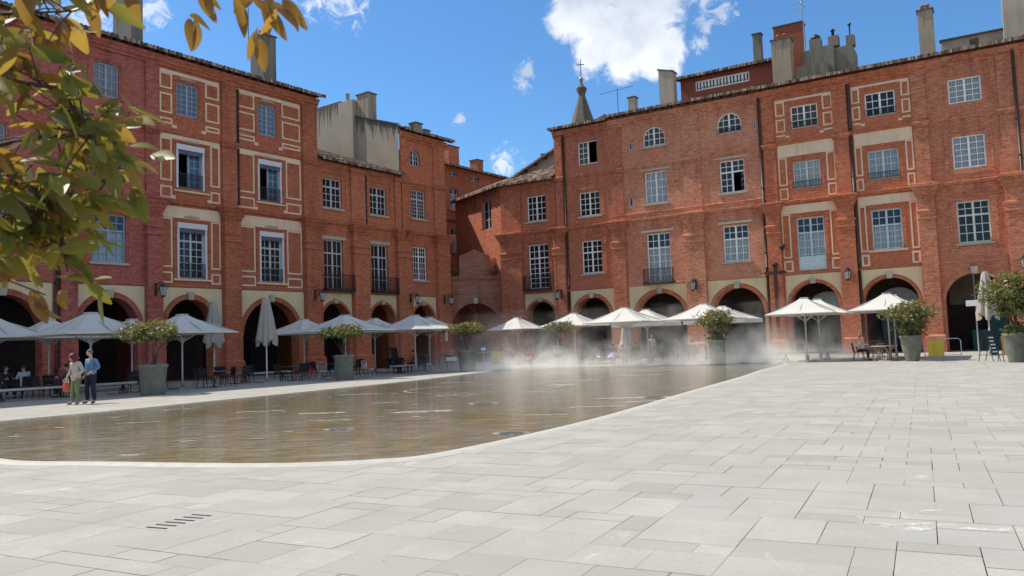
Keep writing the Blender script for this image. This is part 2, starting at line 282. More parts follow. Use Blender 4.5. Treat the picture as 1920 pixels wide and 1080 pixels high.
# ------------------------------------------------------------------ mesh tools
class MB:
    def __init__(s): s.v = []; s.f = []; s.m = []; s.sm = []; s.uv = {}; s.t = []
    def face(s, pts, m=0, uv=None, sm=False, t=0):
        i = len(s.v); s.v += [tuple(p) for p in pts]; s.f.append(tuple(range(i, i + len(pts)))); s.m.append(m); s.sm.append(sm); s.t.append(t)
        if uv: s.uv[len(s.f) - 1] = uv
    def idx(s, vs, fs, m=0, sm=True, t=0):
        i = len(s.v); s.v += [tuple(p) for p in vs]
        for f in fs: s.f.append(tuple(k + i for k in f)); s.m.append(m); s.sm.append(sm); s.t.append(t)
    def box(s, x0, x1, y0, y1, z0, z1, m=0):
        v = [(x0, y0, z0), (x1, y0, z0), (x1, y1, z0), (x0, y1, z0), (x0, y0, z1), (x1, y0, z1), (x1, y1, z1), (x0, y1, z1)]
        s.idx(v, [(3, 2, 1, 0), (4, 5, 6, 7), (0, 1, 5, 4), (1, 2, 6, 5), (2, 3, 7, 6), (3, 0, 4, 7)], m, False)
    def tube(s, pts, r, n=6, r2=None, m=0, sm=True):
        pts = [Vector(p) for p in pts]; r2 = r if r2 is None else r2; vs = []; fs = []; up = None
        for i, p in enumerate(pts):
            d = (pts[min(i + 1, len(pts) - 1)] - pts[max(i - 1, 0)]).normalized()
            if up is None: up = Vector((0, 0, 1)) if abs(d.z) < .9 else Vector((1, 0, 0))
            a = d.cross(up).normalized(); b = a.cross(d); up = b
            rr = r + (r2 - r) * i / max(1, len(pts) - 1)
            for k in range(n): an = 2 * math.pi * k / n; vs.append(p + a * math.cos(an) * rr + b * math.sin(an) * rr)
        for i in range(len(pts) - 1):
            for k in range(n): fs.append((i * n + k, i * n + (k + 1) % n, (i + 1) * n + (k + 1) % n, (i + 1) * n + k))
        fs.append(tuple(range(n))); fs.append(tuple(reversed(range((len(pts) - 1) * n, len(pts) * n)))); s.idx(vs, fs, m, sm)
    def lathe(s, prof, n=16, c=(0, 0), m=0, sm=True, fn=None):
        vs = []; fs = []
        for r, z in prof:
            for k in range(n):
                an = 2 * math.pi * k / n; rr = r * (fn(k, z) if fn else 1); vs.append((c[0] + rr * math.cos(an), c[1] + rr * math.sin(an), z))
        for i in range(len(prof) - 1):
            for k in range(n): fs.append((i * n + k, i * n + (k + 1) % n, (i + 1) * n + (k + 1) % n, (i + 1) * n + k))
        fs.append(tuple(reversed(range(n)))); fs.append(tuple(range((len(prof) - 1) * n, len(prof) * n))); s.idx(vs, fs, m, sm)
    def build(s, name, mats, parent=None, loc=None, rz=0):
        me = bpy.data.meshes.new(name); me.from_pydata(s.v, [], s.f)
        for mm in (mats if isinstance(mats, (list, tuple)) else [mats]): me.materials.append(M[mm] if isinstance(mm, str) else mm)
        me.polygons.foreach_set('material_index', s.m); me.polygons.foreach_set('use_smooth', s.sm)
        if s.uv:
            l = me.uv_layers.new(name='UVMap')
            for fi, uv in s.uv.items():
                for li, c in zip(me.polygons[fi].loop_indices, uv): l.data[li].uv = c
        if any(s.t):
            a = me.attributes.new('tint', 'FLOAT', 'FACE'); a.data.foreach_set('value', s.t)
        me.update(); o = bpy.data.objects.new(name, me); COL.objects.link(o); o.parent = parent
        if loc: o.location = loc
        o.rotation_euler.z = rz
        return o
def tag(o, label=None, cat=None, group=None, kind=None):
    for k, v in (('label', label), ('category', cat), ('group', group), ('kind', kind)):
        if v: o[k] = v
    return o
def thing(name, label, cat, loc=(0, 0, 0), rz=0, group=None):
    o = bpy.data.objects.new(name, None); COL.objects.link(o); o.location = loc; o.rotation_euler.z = rz; o.empty_display_size = .3
    return tag(o, label, cat, group)
def dup(o, parent=None):
    c = o.copy(); COL.objects.link(c); c.parent = parent
    for ch in o.children: dup(ch, c)
    return c

# ------------------------------------------------------------------ ground
POOL_NEAR = [(-13.1, 20.2), (-10.9, 15.8), (-7.97, 12.45), (-5.91, 11.62), (-4.16, 11.05), (-3.36, 10.84), (-2.63, 10.76), (-1.94, 10.84), (-1.26, 11.12), (-.17, 12.62), (1.3, 15.07), (2.73, 17.9), (4.84, 22.3), (7.95, 28.6), (10.1, 33.3), (12.3, 37.6), (13.4, 40.2)]
POOL_FAR = [(12.9, 41.6), (12.0, 42.6), (8.9, 44.6), (6.32, 46.3), (2.72, 48.4), (1.2, 48.9), (.31, 48.3), (-1.84, 43.1), (-2.46, 41.2), (-4.54, 35.9), (-6.72, 31.6), (-8.02, 29.1), (-9.84, 25.7), (-11.04, 23.5), (-13.0, 20.6)]
def densify(P, closed=True, n=6):
    out = []; N = len(P)
    for i in range(N):
        p0, p1, p2, p3 = (Vector(P[(i + k - 1) % N]) for k in range(4))
        for j in range(n):
            t = j / n; out.append(tuple(.5 * ((2 * p1) + (-p0 + p2) * t + (2 * p0 - 5 * p1 + 4 * p2 - p3) * t * t + (-p0 + 3 * p1 - 3 * p2 + p3) * t ** 3)))
    return out
POOL = densify(POOL_NEAR + POOL_FAR)
g = MB(); g.face([(-900, -900, -.012), (900, -900, -.012), (900, 900, -.012), (-900, 900, -.012)]); tag(g.build('ground', 'joint'), kind='structure')
# slabs: random rectangles on a grid turned like the real paving
def slabs():
    mod = .255; rot = R(28 - 90); ax = Vector((math.cos(-rot - R(90)) , math.sin(-rot - R(90)))); 
    ax = Vector((math.sin(R(27)), math.cos(R(27)))); ay = Vector((math.sin(R(-63)), math.cos(R(-63))))
    rnd = random.Random(3); occ = {}; mb = MB()
    sizes = [(2, 2), (2, 2), (3, 2), (2, 1), (2, 2), (1, 1), (3, 2), (2, 3), (3, 2), (1, 2), (3, 3)]
    I0, I1, J0, J1 = -52, 300, -196, 128
    for j in range(J0, J1):
        for i in range(I0, I1):
            if (i, j) in occ: continue
            p = ax * (i * mod) + ay * (j * mod)
            if p.y < 2 or p.x < -34 or p.x > 36 or p.y > 75: continue
            w, h = rnd.choice(sizes)
            while any((i + a, j) in occ for a in range(w)): w -= 1
            for a in range(w):
                for b in range(h): occ[(i + a, j + b)] = 1
            gp = rnd.choice((.0012, .002, .003, .0042))
            a0, a1, b0, b1 = i * mod + gp, (i + w) * mod - gp, j * mod + gp, (j + h) * mod - gp
            dz = rnd.uniform(-.0008, .0008)
            P = [ax * a + ay * b for a, b in ((a0, b0), (a0, b1), (a1, b1), (a1, b0))]
            mb.face([(p.x, p.y, dz) for p in P], t=.001 + .998 * rnd.random())
    return mb
tag(slabs().build('plaza_paving', 'paving'), kind='structure')
wb = MB(); c0 = (0, 32)
for i in range(len(POOL)):
    a, b = POOL[i], POOL[(i + 1) % len(POOL)]
# fan by strips: ear-free because the outline is star shaped about several centres; use mathutils tessellation
from mathutils.geometry import tessellate_polygon
tris = tessellate_polygon([[Vector((x, y, 0)) for x, y in POOL]])
wb.idx([(x, y, .006) for x, y in POOL], [tuple(t) for t in tris], 0, False)
tag(wb.build('pool_water', 'water'), kind='structure')
def strip(P, w0, w1, z0, z1, closed=True):
    mb = MB(); N = len(P); nr = []
    for i in range(N):
        a = Vector(P[i - 1]); b = Vector(P[(i + 1) % N]); d = (b - a).normalized(); nr.append(Vector((d.y, -d.x)))
    for i in range(N if closed else N - 1):
        j = (i + 1) % N; a = Vector(P[i]); b = Vector(P[j])
        q1 = a + nr[i] * w0; q2 = b + nr[j] * w0; q3 = b + nr[j] * w1; q4 = a + nr[i] * w1
        mb.face([(*q1, z0), (*q2, z0), (*q3, z1), (*q4, z1)])
    return mb
area = sum(POOL[i][0] * POOL[(i + 1) % len(POOL)][1] - POOL[(i + 1) % len(POOL)][0] * POOL[i][1] for i in range(len(POOL)))
sg = 1 if area > 0 else -1
kb = strip(POOL, 0, .16 * sg, .022, .022); k2 = strip(POOL, 0, -.03 * sg, .022, .004); k3 = strip(POOL, .16 * sg, .26 * sg, .022, .001)
for k_ in (k2, k3): kb.idx(k_.v, k_.f, 0, False)
tag(kb.build('pool_kerb', 'kerb'), kind='structure')
tag(strip(POOL, -.028 * sg, -.08 * sg, .0105, .0105).build('pool_edge_channel', 'black'), kind='structure')
# pool jets, ring and foam
def drain(x, y, r, label):
    t = thing('jet_grate', label, 'grate', (x, y, .0), 0, 'fountain jet grates in the pool')
    b = MB()
    for k in range(-4, 5):
        h = math.sqrt(max(0, r * r - (k * r / 4.6) ** 2)); b.box(-h, h, k * r / 4.6 - .012, k * r / 4.6 + .012, .004, .014)
    b.build('grille', 'pipe_grey', t)
    f = MB(); n = 28
    for k in range(n):
        a0, a1 = 2 * math.pi * k / n, 2 * math.pi * (k + 1) / n
        f.face([(r * 1.02 * math.cos(a0), r * 1.02 * math.sin(a0), .010), (r * 1.6 * math.cos(a0), r * 1.3 * math.sin(a0), .010), (r * 1.6 * math.cos(a1), r * 1.3 * math.sin(a1), .010), (r * 1.02 * math.cos(a1), r * 1.02 * math.sin(a1), .010)])
    f.build('ripple_foam', 'foam', t)
drain(-3.35, 15.16, .18, 'round jet grate in the middle of the near half of the pool')
drain(-.1, 13.5, .2, 'round jet grate touching the near right kerb of the pool')
drain(-.85, 20.47, .24, 'round jet grate just in front of the pale foam ring')
drain(3.5, 20.5, .26, 'round jet grate beside the long white foam streak')
def patch(x, y, a, b, rz, z=.012, mat='foam', hole=0, name='foam_patch'):
    f = MB(); n = 40; rnd = random.Random(int(x * 100 + y))
    jr = [1 + rnd.uniform(-.12, .12) for _ in range(n)]
    if hole:
        for k in range(n):
            l = (k + 1) % n; a0, a1 = 2 * math.pi * k / n, 2 * math.pi * l / n
            f.face([(a * hole * math.cos(a0), b * hole * math.sin(a0), z), (a * math.cos(a0), b * math.sin(a0), z), (a * math.cos(a1), b * math.sin(a1), z), (a * hole * math.cos(a1), b * hole * math.sin(a1), z)])
    else: f.face([(a * jr[k] * math.cos(2 * math.pi * k / n), b * jr[k] * math.sin(2 * math.pi * k / n), z) for k in range(n)])
    return f.build(name, mat, None, (x, y, 0), rz)
tag(patch(-1.1, 27.6, 2.75, 2.5, 0, hole=.955), kind='stuff')
for q_ in [(-2.18, 18.6, .75, .28, .1), (3.1, 20.5, 1.2, .18, -.15), (3.2, 19.3, .8, .14, .3), (-4.6, 19.2, .6, .2, 0), (3.8, 47.2, .8, .25, 0), (6.5, 44.0, 1.0, .25, 0), (1.6, 27.8, .5, .35, .2), (-3.6, 22, .4, .12, 0), (-10.2, 14.9, .25, .1, .2), (-5.9, 12.4, .2, .1, 0)] + [(x_, y_, l_, l_ * .16, a_) for x_, y_, l_, a_ in ((-6.5, 20.5, .7, .1), (-4.0, 17.2, .5, -.1), (-8.6, 18.4, .5, .2), (-1.8, 24.3, .8, 0), (.8, 24.6, .7, .1), (2.2, 30.5, 1.1, 0), (5.0, 33.0, 1.2, -.1), (6.5, 37.5, 1.4, 0), (1.2, 36.5, 1.3, .1), (-2.4, 32.4, 1.0, 0), (8.4, 40.2, 1.4, 0), (3.4, 42.5, 1.5, 0), (-9.6, 22.5, .6, .3), (-5.2, 26.6, .8, .1), (.6, 16.6, .5, -.2), (1.8, 18.2, .7, -.1))]:
    tag(patch(*q_), kind='stuff')
tag(patch(3.35, 6.12, .75, .09, -.33, .004, 'chalk', name='chalk_stain'), kind='stuff'); tag(patch(2.95, 6.2, .2, .14, 0, .005, 'chalk', name='chalk_stain'), kind='stuff')
tag(patch(3.35, 6.75, .16, .07, 0, .004, 'chalk', name='chalk_stain'), kind='stuff')
sp_b = MB(); rs = random.Random(77)  # tiny pale flecks: foam bits with the water's sparkle painted in
for _ in range(120):
    x = rs.uniform(-12, 9); y = rs.uniform(11, 44)
    if not (abs(x - (-9 + (y - 12) * .35)) < 7.5 - y * .03): continue
    l_ = rs.uniform(.02, .12) * (1 + y * .03); w_ = rs.uniform(.01, .025) * (1 + y * .05); a_ = rs.uniform(-.3, .3); n = 7
    sp_b.face([(x + l_ * math.cos(t) * math.cos(a_) - w_ * math.sin(t) * math.sin(a_), y + l_ * math.cos(t) * math.sin(a_) + w_ * math.sin(t) * math.cos(a_), .013) for t in [2 * math.pi * k / n for k in range(n)]])
tag(sp_b.build('foam_sparkle', 'kerb'), kind='stuff')
# slot drain in the paving
dg = MB(); ax = Vector((math.sin(R(23)), math.cos(R(23)))); ay = Vector((math.sin(R(113)), math.cos(R(113))))
for k in range(6):
    c = Vector((-3.30, 7.18)) + ax * (k * .105) ; a = c - ay * .0; P = [c - ax * .013, c - ax * .013 + ay * .24, c + ax * .013 + ay * .24, c + ax * .013]
    dg.face([(p.x, p.y, .003) for p in P])
tag(dg.build('slot_drain', 'black'), 'six dark drain slots cut in the near left paving', 'drain')
ch = MB(); P = [Vector((19.45, 33.4)), Vector((16.65, 28.3))]; d = (P[1] - P[0]).normalized(); n_ = Vector((d.y, -d.x)) * .05
ch.face([(*(P[0] - n_), .004), (*(P[1] - n_), .004), (*(P[1] + n_), .004), (*(P[0] + n_), .004)]); tag(ch.build('cable_cover', 'concrete'), 'thin grey strip lying across the far right paving', 'strip')

# ------------------------------------------------------------------ facades
AZA, AZB = math.atan2(.80723871, .5902251), math.atan2(-.51154471, .85925666)
OA, OB = (-17.3239, 48.8994), (25.8464, 50.196)
def facade(which, name, label, u0):
    o, az = (OA, AZA) if which == 'A' else (OB, AZB)
    return thing(name, label, 'building' if 'arch' not in name else 'gateway', (o[0] + math.cos(az) * u0, o[1] + math.sin(az) * u0, 0), az)
class XF:
    def __init__(s, ox, oy, dx, dy): s.a = (ox, oy, dx, dy)
    def __call__(s, u, y, z): ox, oy, dx, dy = s.a; return (ox + u * dx - y * dy, oy + u * dy + y * dx, z)
ID = XF(0, 0, 1, 0)
def wall(mb, u0, u1, z0, z1, ops, y=0, dep=.3, xf=ID, m=0, mrev=0, topf=None):
    cuts = {u0, u1}; arcs = []
    for op in ops:
        if op[0] == 'r': cuts |= {op[1], op[2]}
        else:
            _, cx, r, zb, zs = op[:5]
            for k in range(25): cuts.add(round(cx - r * math.cos(math.pi * k / 24), 4))
    cuts = sorted(c for c in cuts if u0 - 1e-6 <= c <= u1 + 1e-6); cuts = [c for i, c in enumerate(cuts) if i == 0 or c - cuts[i - 1] > 1e-4]
    tf = topf or (lambda u: z1)
    for a, b in zip(cuts, cuts[1:]):
        mid = (a + b) / 2; bl = []
        for op in ops:
            if op[0] == 'r' and op[1] <= mid <= op[2]: bl.append((op[3], op[4], op[4]))
            if op[0] == 'a' and abs(mid - op[1]) < op[2]:
                f = lambda u: op[4] + math.sqrt(max(0, op[2] ** 2 - (u - op[1]) ** 2)); bl.append((op[3], f(a), f(b)))
        bl.sort(); ca = cb = z0
        for c, da, db in bl:
            if c > min(ca, cb) + 1e-5: mb.face([xf(a, y, ca), xf(b, y, cb), xf(b, y, c), xf(a, y, c)], m)
            ca, cb = da, db
        mb.face([xf(a, y, ca), xf(b, y, cb), xf(b, y, tf(b)), xf(a, y, tf(a))], m)
    if dep <= 0: return
    for op in ops:
        D = op[5] if len(op) > 5 else dep; y1 = y + D
        if op[0] == 'r':
            _, a, b, c, d = op[:5]; R4 = [(a, c), (b, c), (b, d), (a, d)]
        else:
            _, cx, r, zb, zs = op[:5]; R4 = [(cx - r, zb), (cx + r, zb)] + [(cx + r * math.cos(math.pi * k / 24), zs + r * math.sin(math.pi * k / 24)) for k in range(25)]
        for (p, q_) in zip(R4, R4[1:] + R4[:1]):
            if abs(p[0] - q_[0]) + abs(p[1] - q_[1]) < 1e-6 or (p[1] <= .001 and q_[1] <= .001): continue
            mb.face([xf(p[0], y, p[1]), xf(q_[0], y, q_[1]), xf(q_[0], y1, q_[1]), xf(p[0], y1, p[1])], mrev)
def shell(mb, w, ze, zr, yr=5, dep=10, z0=0, xl=0, m=0):
    """side walls with gables, back"""
    for x in (xl, w):
        mb.face([(x, .02, z0), (x, dep, z0), (x, dep, ze), (x, yr, zr), (x, .02, ze)], m)
    mb.face([(xl, dep, z0), (w, dep, z0), (w, dep, ze), (xl, dep, ze)], m)
def roof(parent, x0, x1, ze, slope=.3, yr=5.0, ov=.6, name='roof', rafters=True, yb=10.3, xf=ID, ymax=None, per=.24, seed=1, ovl=0, ovr=0):
    rnd = random.Random(seed); mb = MB(); x0 -= ovl; x1 += ovr; n = max(2, int((x1 - x0) / (per / 6))); rl = .42; rows = int((yr + ov) / rl) + 1
    jit = [rnd.uniform(-.012, .012) for _ in range(int((x1 - x0) / per) + 3)]; ej = [rnd.uniform(-.05, .03) for _ in jit]
    def h(i): x = i * (x1 - x0) / n; k = int(x / per); return .11 * abs(math.sin(math.pi * x / per)) ** .7 + jit[k], ej[k]
    for r in range(rows):
        ya = -ov + r * rl; yb_ = min(ya + rl + .03, yr)
        if yb_ <= ya: break
        vs = []; fs = []; uv = []
        for i in range(n + 1):
            x = x0 + (x1 - x0) * i / n; hh, e = h(i); yy = ya + (e if r == 0 else 0); y2 = yb_
            if ymax:
                lim = ymax(x)
                if yy > lim: yy = y2 = lim
                y2 = min(y2, lim)
            za = ze + slope * (yy + ov) + .035 + hh; zb = ze + slope * (y2 + ov) + hh
            vs += [xf(x, yy, za), xf(x, y2, zb), xf(x, yy, ze + slope * (yy + ov) - .09)]; uv += [(x, yy + ov + .01), (x, y2 + ov - .04), (x, yy + ov + .01)]
        base = len(mb.v); mb.v += vs
        for i in range(n):
            a = base + 3 * i; b = a + 3
            if abs(vs[3 * i][1] - vs[3 * i + 1][1]) + abs(vs[3 * i][0] - vs[3 * i + 1][0]) < 1e-5 and abs(vs[3 * i + 3][1] - vs[3 * i + 4][1]) < 1e-5: continue
            mb.f.append((a, b, b + 1, a + 1)); mb.m.append(0); mb.sm.append(True); mb.t.append(0); mb.uv[len(mb.f) - 1] = [uv[3 * i], uv[3 * i + 3], uv[3 * i + 4], uv[3 * i + 1]]
            mb.f.append((a + 2, b + 2, b, a)); mb.m.append(0); mb.sm.append(False); mb.t.append(0); mb.uv[len(mb.f) - 1] = [uv[3 * i + 2], uv[3 * i + 5], uv[3 * i + 3], uv[3 * i]]
    zr = ze + slope * (yr + ov)
    if yb > yr and not ymax: mb.face([xf(x0, yr, zr + .08), xf(x1, yr, zr + .08), xf(x1, yb, ze), xf(x0, yb, ze)], uv=[(0, 0), (9, 0), (9, 9), (0, 9)])
    # underside board
    k = 12
    for i in range(k):
        xa, xb = x0 + (x1 - x0) * i / k, x0 + (x1 - x0) * (i + 1) / k
        la, lb = (min(.05, ymax(xa)), min(.05, ymax(xb))) if ymax else (.05, .05)
        mb.face([xf(xa, -ov + .03, ze - .03), xf(xb, -ov + .03, ze - .03), xf(xb, max(lb, -ov + .03), ze - .03 + slope * (lb + ov)), xf(xa, max(la, -ov + .03), ze - .03 + slope * (la + ov))], 1)
    if not ymax:
        for x, e in ((x0 + .01, ovl), (x1 - .01, ovr)):   # verge boards
            mb.face([xf(x, -ov + .03, ze - .05), xf(x, yr, zr - .06), xf(x, yr, zr + .06), xf(x, -ov + .03, ze + .06)], 1)
        for xa, xb in ((x0, x0 + ovl), (x1 - ovr, x1)):
            if xb - xa > .1: mb.face([xf(xa, -ov + .03, ze - .04), xf(xb, -ov + .03, ze - .04), xf(xb, yr, zr - .06), xf(xa, yr, zr - .06)], 1)
    o = mb.build(name, ['tiles', 'dark_wood'], parent)
    if rafters:
        rb = MB(); x = x0 + .2
        while x < x1 - .1:
            w = .05; y0 = -ov + .08
            if not ymax or ymax(x) > .05:
                P = [xf(x - w, y0, ze - .05), xf(x + w, y0, ze - .05), xf(x + w, 0, ze - .05 + slope * ov), xf(x - w, 0, ze - .05 + slope * ov)]
                Q = [(p[0], p[1], p[2] - .14) for p in P]; rb.idx(P + Q, [(0, 1, 2, 3), (7, 6, 5, 4), (0, 4, 5, 1), (1, 5, 6, 2), (2, 6, 7, 3), (3, 7, 4, 0)], 0, False)
            x += .62 + rnd.uniform(-.03, .03)
        rb.build('rafters', 'dark_wood', o)
    return o
def loft_pil(mb, a, b, prof):
    """engaged pilaster: rings of (z, projection, widening)"""
    vs = []; fs = []
    for z, p, e in prof: vs += [(a - e, 0, z), (a - e, -p, z), (b + e, -p, z), (b + e, 0, z)]
    for i in range(len(prof) - 1):
        for k in range(3): fs.append((4 * i + k, 4 * i + k + 1, 4 * i + 5 + k, 4 * i + 4 + k))
    fs.append((3, 2, 1, 0)); j = 4 * (len(prof) - 1); fs.append((j, j + 1, j + 2, j + 3)); mb.idx(vs, fs, 0, False)
def pilaster(parent, a, b, ztop, P=.36, lit=.12, cap=10.45, mat='brick_red'):
    mb = MB()
    pr = [(0, P + .14, .12), (1.0, P + .12, .1), (1.12, P, 0), (8.30, P, 0), (8.34, P + .07, .06), (8.42, P + .07, .06), (8.46, P + .02, .02), (8.72, P + .02, .02), (8.76, P + .09, .08), (8.88, P + .09, .08), (8.94, P, 0),
          (9.62, P, 0), (9.75, P + .07, .06), (9.85, P + .08, .07), (9.9, P + .14, .13), (10.1, P + .2, .18), (10.16, P + .27, .25), (10.33, P + .30, .28), (10.36, P + .36, .33), (cap, P + .36, .33), (cap + .06, P + .1, .1),
          (cap + .1, lit, -.05)]
    if ztop > 14.6: pr += [(14.2, lit, -.05), (14.25, lit + .07, .0), (14.40, lit + .1, .03), (14.46, lit + .15, .08), (14.55, lit + .15, .08), (14.62, lit - .02, -.06)]
    pr += [(ztop - .02, (lit - .02) if ztop > 14.6 else lit, -.06)]
    loft_pil(mb, a, b, pr)
    return mb.build('pilaster', mat, parent)
def band(mb, x0, x1, prof):
    vs = []; fs = []
    for z, p in prof: vs += [(x0, .0, z), (x0, -p, z), (x1, -p, z), (x1, .0, z)]
    for i in range(len(prof) - 1):
        for k in range(3): fs.append((4 * i + k, 4 * i + k + 1, 4 * i + 5 + k, 4 * i + 4 + k))
    fs.append((3, 2, 1, 0)); j = 4 * (len(prof) - 1); fs.append((j, j + 1, j + 2, j + 3)); mb.idx(vs, fs, 0, False)
class CM:
    def __init__(s, p, mat): s.p = p; s.mat = mat
    def build(s, *a): pass
def cband(cm, x0, x1, prof):
    mb = MB(); band(mb, x0, x1, prof); mb.build('cornice', cm.mat, cm.p)
def cornices(parent, segs, ze, mat, mids=(14.5,), name='cornice'):
    mb = CM(parent, mat)
    for a, b in segs:
        cband(mb, a, b, [(10.28, .02), (10.32, .09), (10.42, .13), (10.5, .15), (10.54, .03)])
        for zm in mids: cband(mb, a, b, [(zm - .12, .015), (zm - .06, .06), (zm + .03, .1), (zm + .07, .02)])
        cband(mb, a, b, [(5.44, .015), (5.47, .05), (5.56, .06), (5.6, .01)])
    x0, x1 = segs[0][0], segs[-1][1]
    return mb, x0, x1
def top_cornice(mb, x0, x1, ze): cband(mb, x0, x1, [(ze - .75, .02), (ze - .7, .10), (ze - .58, .12), (ze - .55, .20), (ze - .4, .24), (ze - .32, .34), (ze - .2, .36), (ze - .18, .2)])
def ring(parent, cx, r, zs, bw=.32, pr=.07, mat='brick_red', key='stone', xf=ID, y=0):
    mb = MB(); n = 28
    def arc(rr, yy): return [xf(cx + rr * math.cos(math.pi * k / n), yy, zs + rr * math.sin(math.pi * k / n)) for k in range(n + 1)]
    def sect(ra, rb, p):
        A, B, C, D = arc(ra, y - p), arc(rb, y - p), arc(rb, y), arc(ra, y + .05)
        for k in range(n):
            mb.face([A[k], B[k], B[k + 1], A[k + 1]]); mb.face([B[k], C[k], C[k + 1], B[k + 1]]); mb.face([D[k], A[k], A[k + 1], D[k + 1]])
    sect(r - .003, r + bw * .7, pr); sect(r + bw * .7, r + bw, pr * .45)
    o = mb.build('arch_surround', mat, parent)
    kb = MB(); t = zs + r - .06; P = [(cx - .15, t), (cx + .15, t), (cx + .21, t + bw + .16), (cx - .21, t + bw + .16)]
    F = [xf(a, y - pr - .07, z) for a, z in P]; B = [xf(a, y + .1, z) for a, z in P]; kb.idx(F + B, [(0, 1, 2, 3), (1, 0, 4, 5), (2, 1, 5, 6), (3, 2, 6, 7), (0, 3, 7, 4)], 0, False)
    kb.face([xf(cx - .09, y - pr - .09, t + .12), xf(cx + .09, y - pr - .09, t + .12), xf(cx + .1, y - pr - .09, t + .36), xf(cx - .1, y - pr - .09, t + .36)])
    kb.build('keystone', key, o); return o
def spandrel(parent, a, b, cx, r, zs, bw=.32, top=5.42, mat='cream', xf=ID):
    mb = MB(); wall(mb, a, b, zs - .0, top, [('a', cx, r + bw - .01, zs - .001, zs)], y=-.02, dep=.0, xf=xf)
    mb.face([xf(a, -.02, top), xf(b, -.02, top), xf(b, 0, top), xf(a, 0, top)]); return mb.build('spandrel_plaster', mat, parent)
def window(parent, a, b, c, d, cols=4, rows=4, mat='frame_white', tz=None, kind='dark', arch=False, rec=.17, sill=None, xf=ID, mw=.04, trows=None, open_=None, low_panel=None, glassmat=None):
    mb = MB(); cx = (a + b) / 2; r = (b - a) / 2; zs = d - r if arch else d
    def bx(x0, x1, z0, z1, y0=rec, y1=rec + .07):
        P = [xf(x, y, z) for z in (z0, z1) for x, y in ((x0, y0), (x1, y0), (x1, y1), (x0, y1))]
        mb.idx(P, [(3, 2, 1, 0), (4, 5, 6, 7), (0, 1, 5, 4), (1, 2, 6, 5), (2, 3, 7, 6), (3, 0, 4, 7)], 0, False)
    fw = .085
    bx(a, a + fw, c, zs); bx(b - fw, b, c, zs); bx(a + fw, b - fw, c, c + .1)
    top = lambda x: zs + math.sqrt(max(0, (r - fw * .8) ** 2 - (x - cx) ** 2)) if arch else d - .09
    if arch:
        n = 20
        for k in range(n):
            t0, t1 = math.pi * k / n, math.pi * (k + 1) / n; ro, ri = r, r - fw
            P = [xf(cx + q_ * math.cos(t), yy, zs + q_ * math.sin(t)) for yy in (rec, rec + .07) for q_, t in ((ri, t0), (ro, t0), (ro, t1), (ri, t1))]
            mb.idx(P, [(0, 1, 2, 3), (1, 0, 4, 5), (3, 2, 6, 7), (0, 3, 7, 4)], 0, False)
    else: bx(a + fw, b - fw, d - .09, d)
    if b - a > .45: bx(cx - .06, cx + .06, c + .1, top(cx), rec - .015, rec + .06)
    sp = [(c + .1, (tz or top(cx)), rows)]
    if tz: bx(a + fw, b - fw, tz - .05, tz + .05, rec - .01, rec + .06); sp = [(c + .1, tz - .05, rows), (tz + .05, top(cx), trows or 1)]
    for half in (0, 1):
        h0, h1 = (a + fw, cx - .06) if half == 0 else (cx + .06, b - fw)
        if open_ == half and not tz: continue
        for s_i, (z0, z1, nr) in enumerate(sp):
            if open_ == half and s_i == 0: continue
            nc = cols // 2
            for k in range(1, nc): x = h0 + (h1 - h0) * k / nc; bx(x - mw / 2, x + mw / 2, z0, min(z1, top(x)), rec + .012, rec + .052)
            for k in range(1, nr):
                z = z0 + (z1 - z0) * k / nr; xa, xb = h0, h1
                if arch and z > zs:
                    e = math.sqrt(max(0, (r - fw) ** 2 - (z - zs) ** 2)); xa, xb = max(xa, cx - e), min(xb, cx + e)
                if xb > xa: bx(xa, xb, z - mw / 2, z + mw / 2, rec + .008, rec + .056)
    if low_panel: bx(a + fw, b - fw, c + .1, c + low_panel, rec + .0, rec + .05)
    o = mb.build('window', mat, parent)
    gm = glassmat or {'dark': 'glass', 'sky': 'glass_sky', 'curtain': 'glass_clear', 'open': 'glass_sky'}[kind]
    gb = MB(); yg = rec + .035
    def pane(x0, x1, z0, z1):
        if arch: gb.face([xf(x, yg, z) for x, z in [(a, c), (b, c)] + [(cx + r * math.cos(math.pi * k / 20), zs + r * math.sin(math.pi * k / 20)) for k in range(21)]])
        else: gb.face([xf(x0, yg, z0), xf(x1, yg, z0), xf(x1, yg, z1), xf(x0, yg, z1)])
    if open_ is None: pane(a + .01, b - .01, c + .01, d - .01)
    else:
        if tz: pane(a + .01, b - .01, tz, d - .01)
        zt = tz or d - .01
        pane(*((cx, b - .01) if open_ == 0 else (a + .01, cx)), c + .01, zt)
    gb.build('glass', gm, o)
    if kind == 'curtain':
        cbm = MB(); n = 26; y0 = rec + .12; vs = []
        for k in range(n + 1):
            x = a + (b - a) * k / n; yy = y0 + .03 * math.sin(k * 1.9); vs += [xf(x, yy, c), xf(x, yy, (tz or d) if tz else d)]
        cbm.idx(vs, [(2 * k, 2 * k + 2, 2 * k + 3, 2 * k + 1) for k in range(n)], 0, True); cbm.build('curtain', 'curtain', o)
        db = MB(); db.face([xf(a, rec + .3, c), xf(b, rec + .3, c), xf(b, rec + .3, d), xf(a, rec + .3, d)]); db.build('dark_interior', 'dark_room', o)
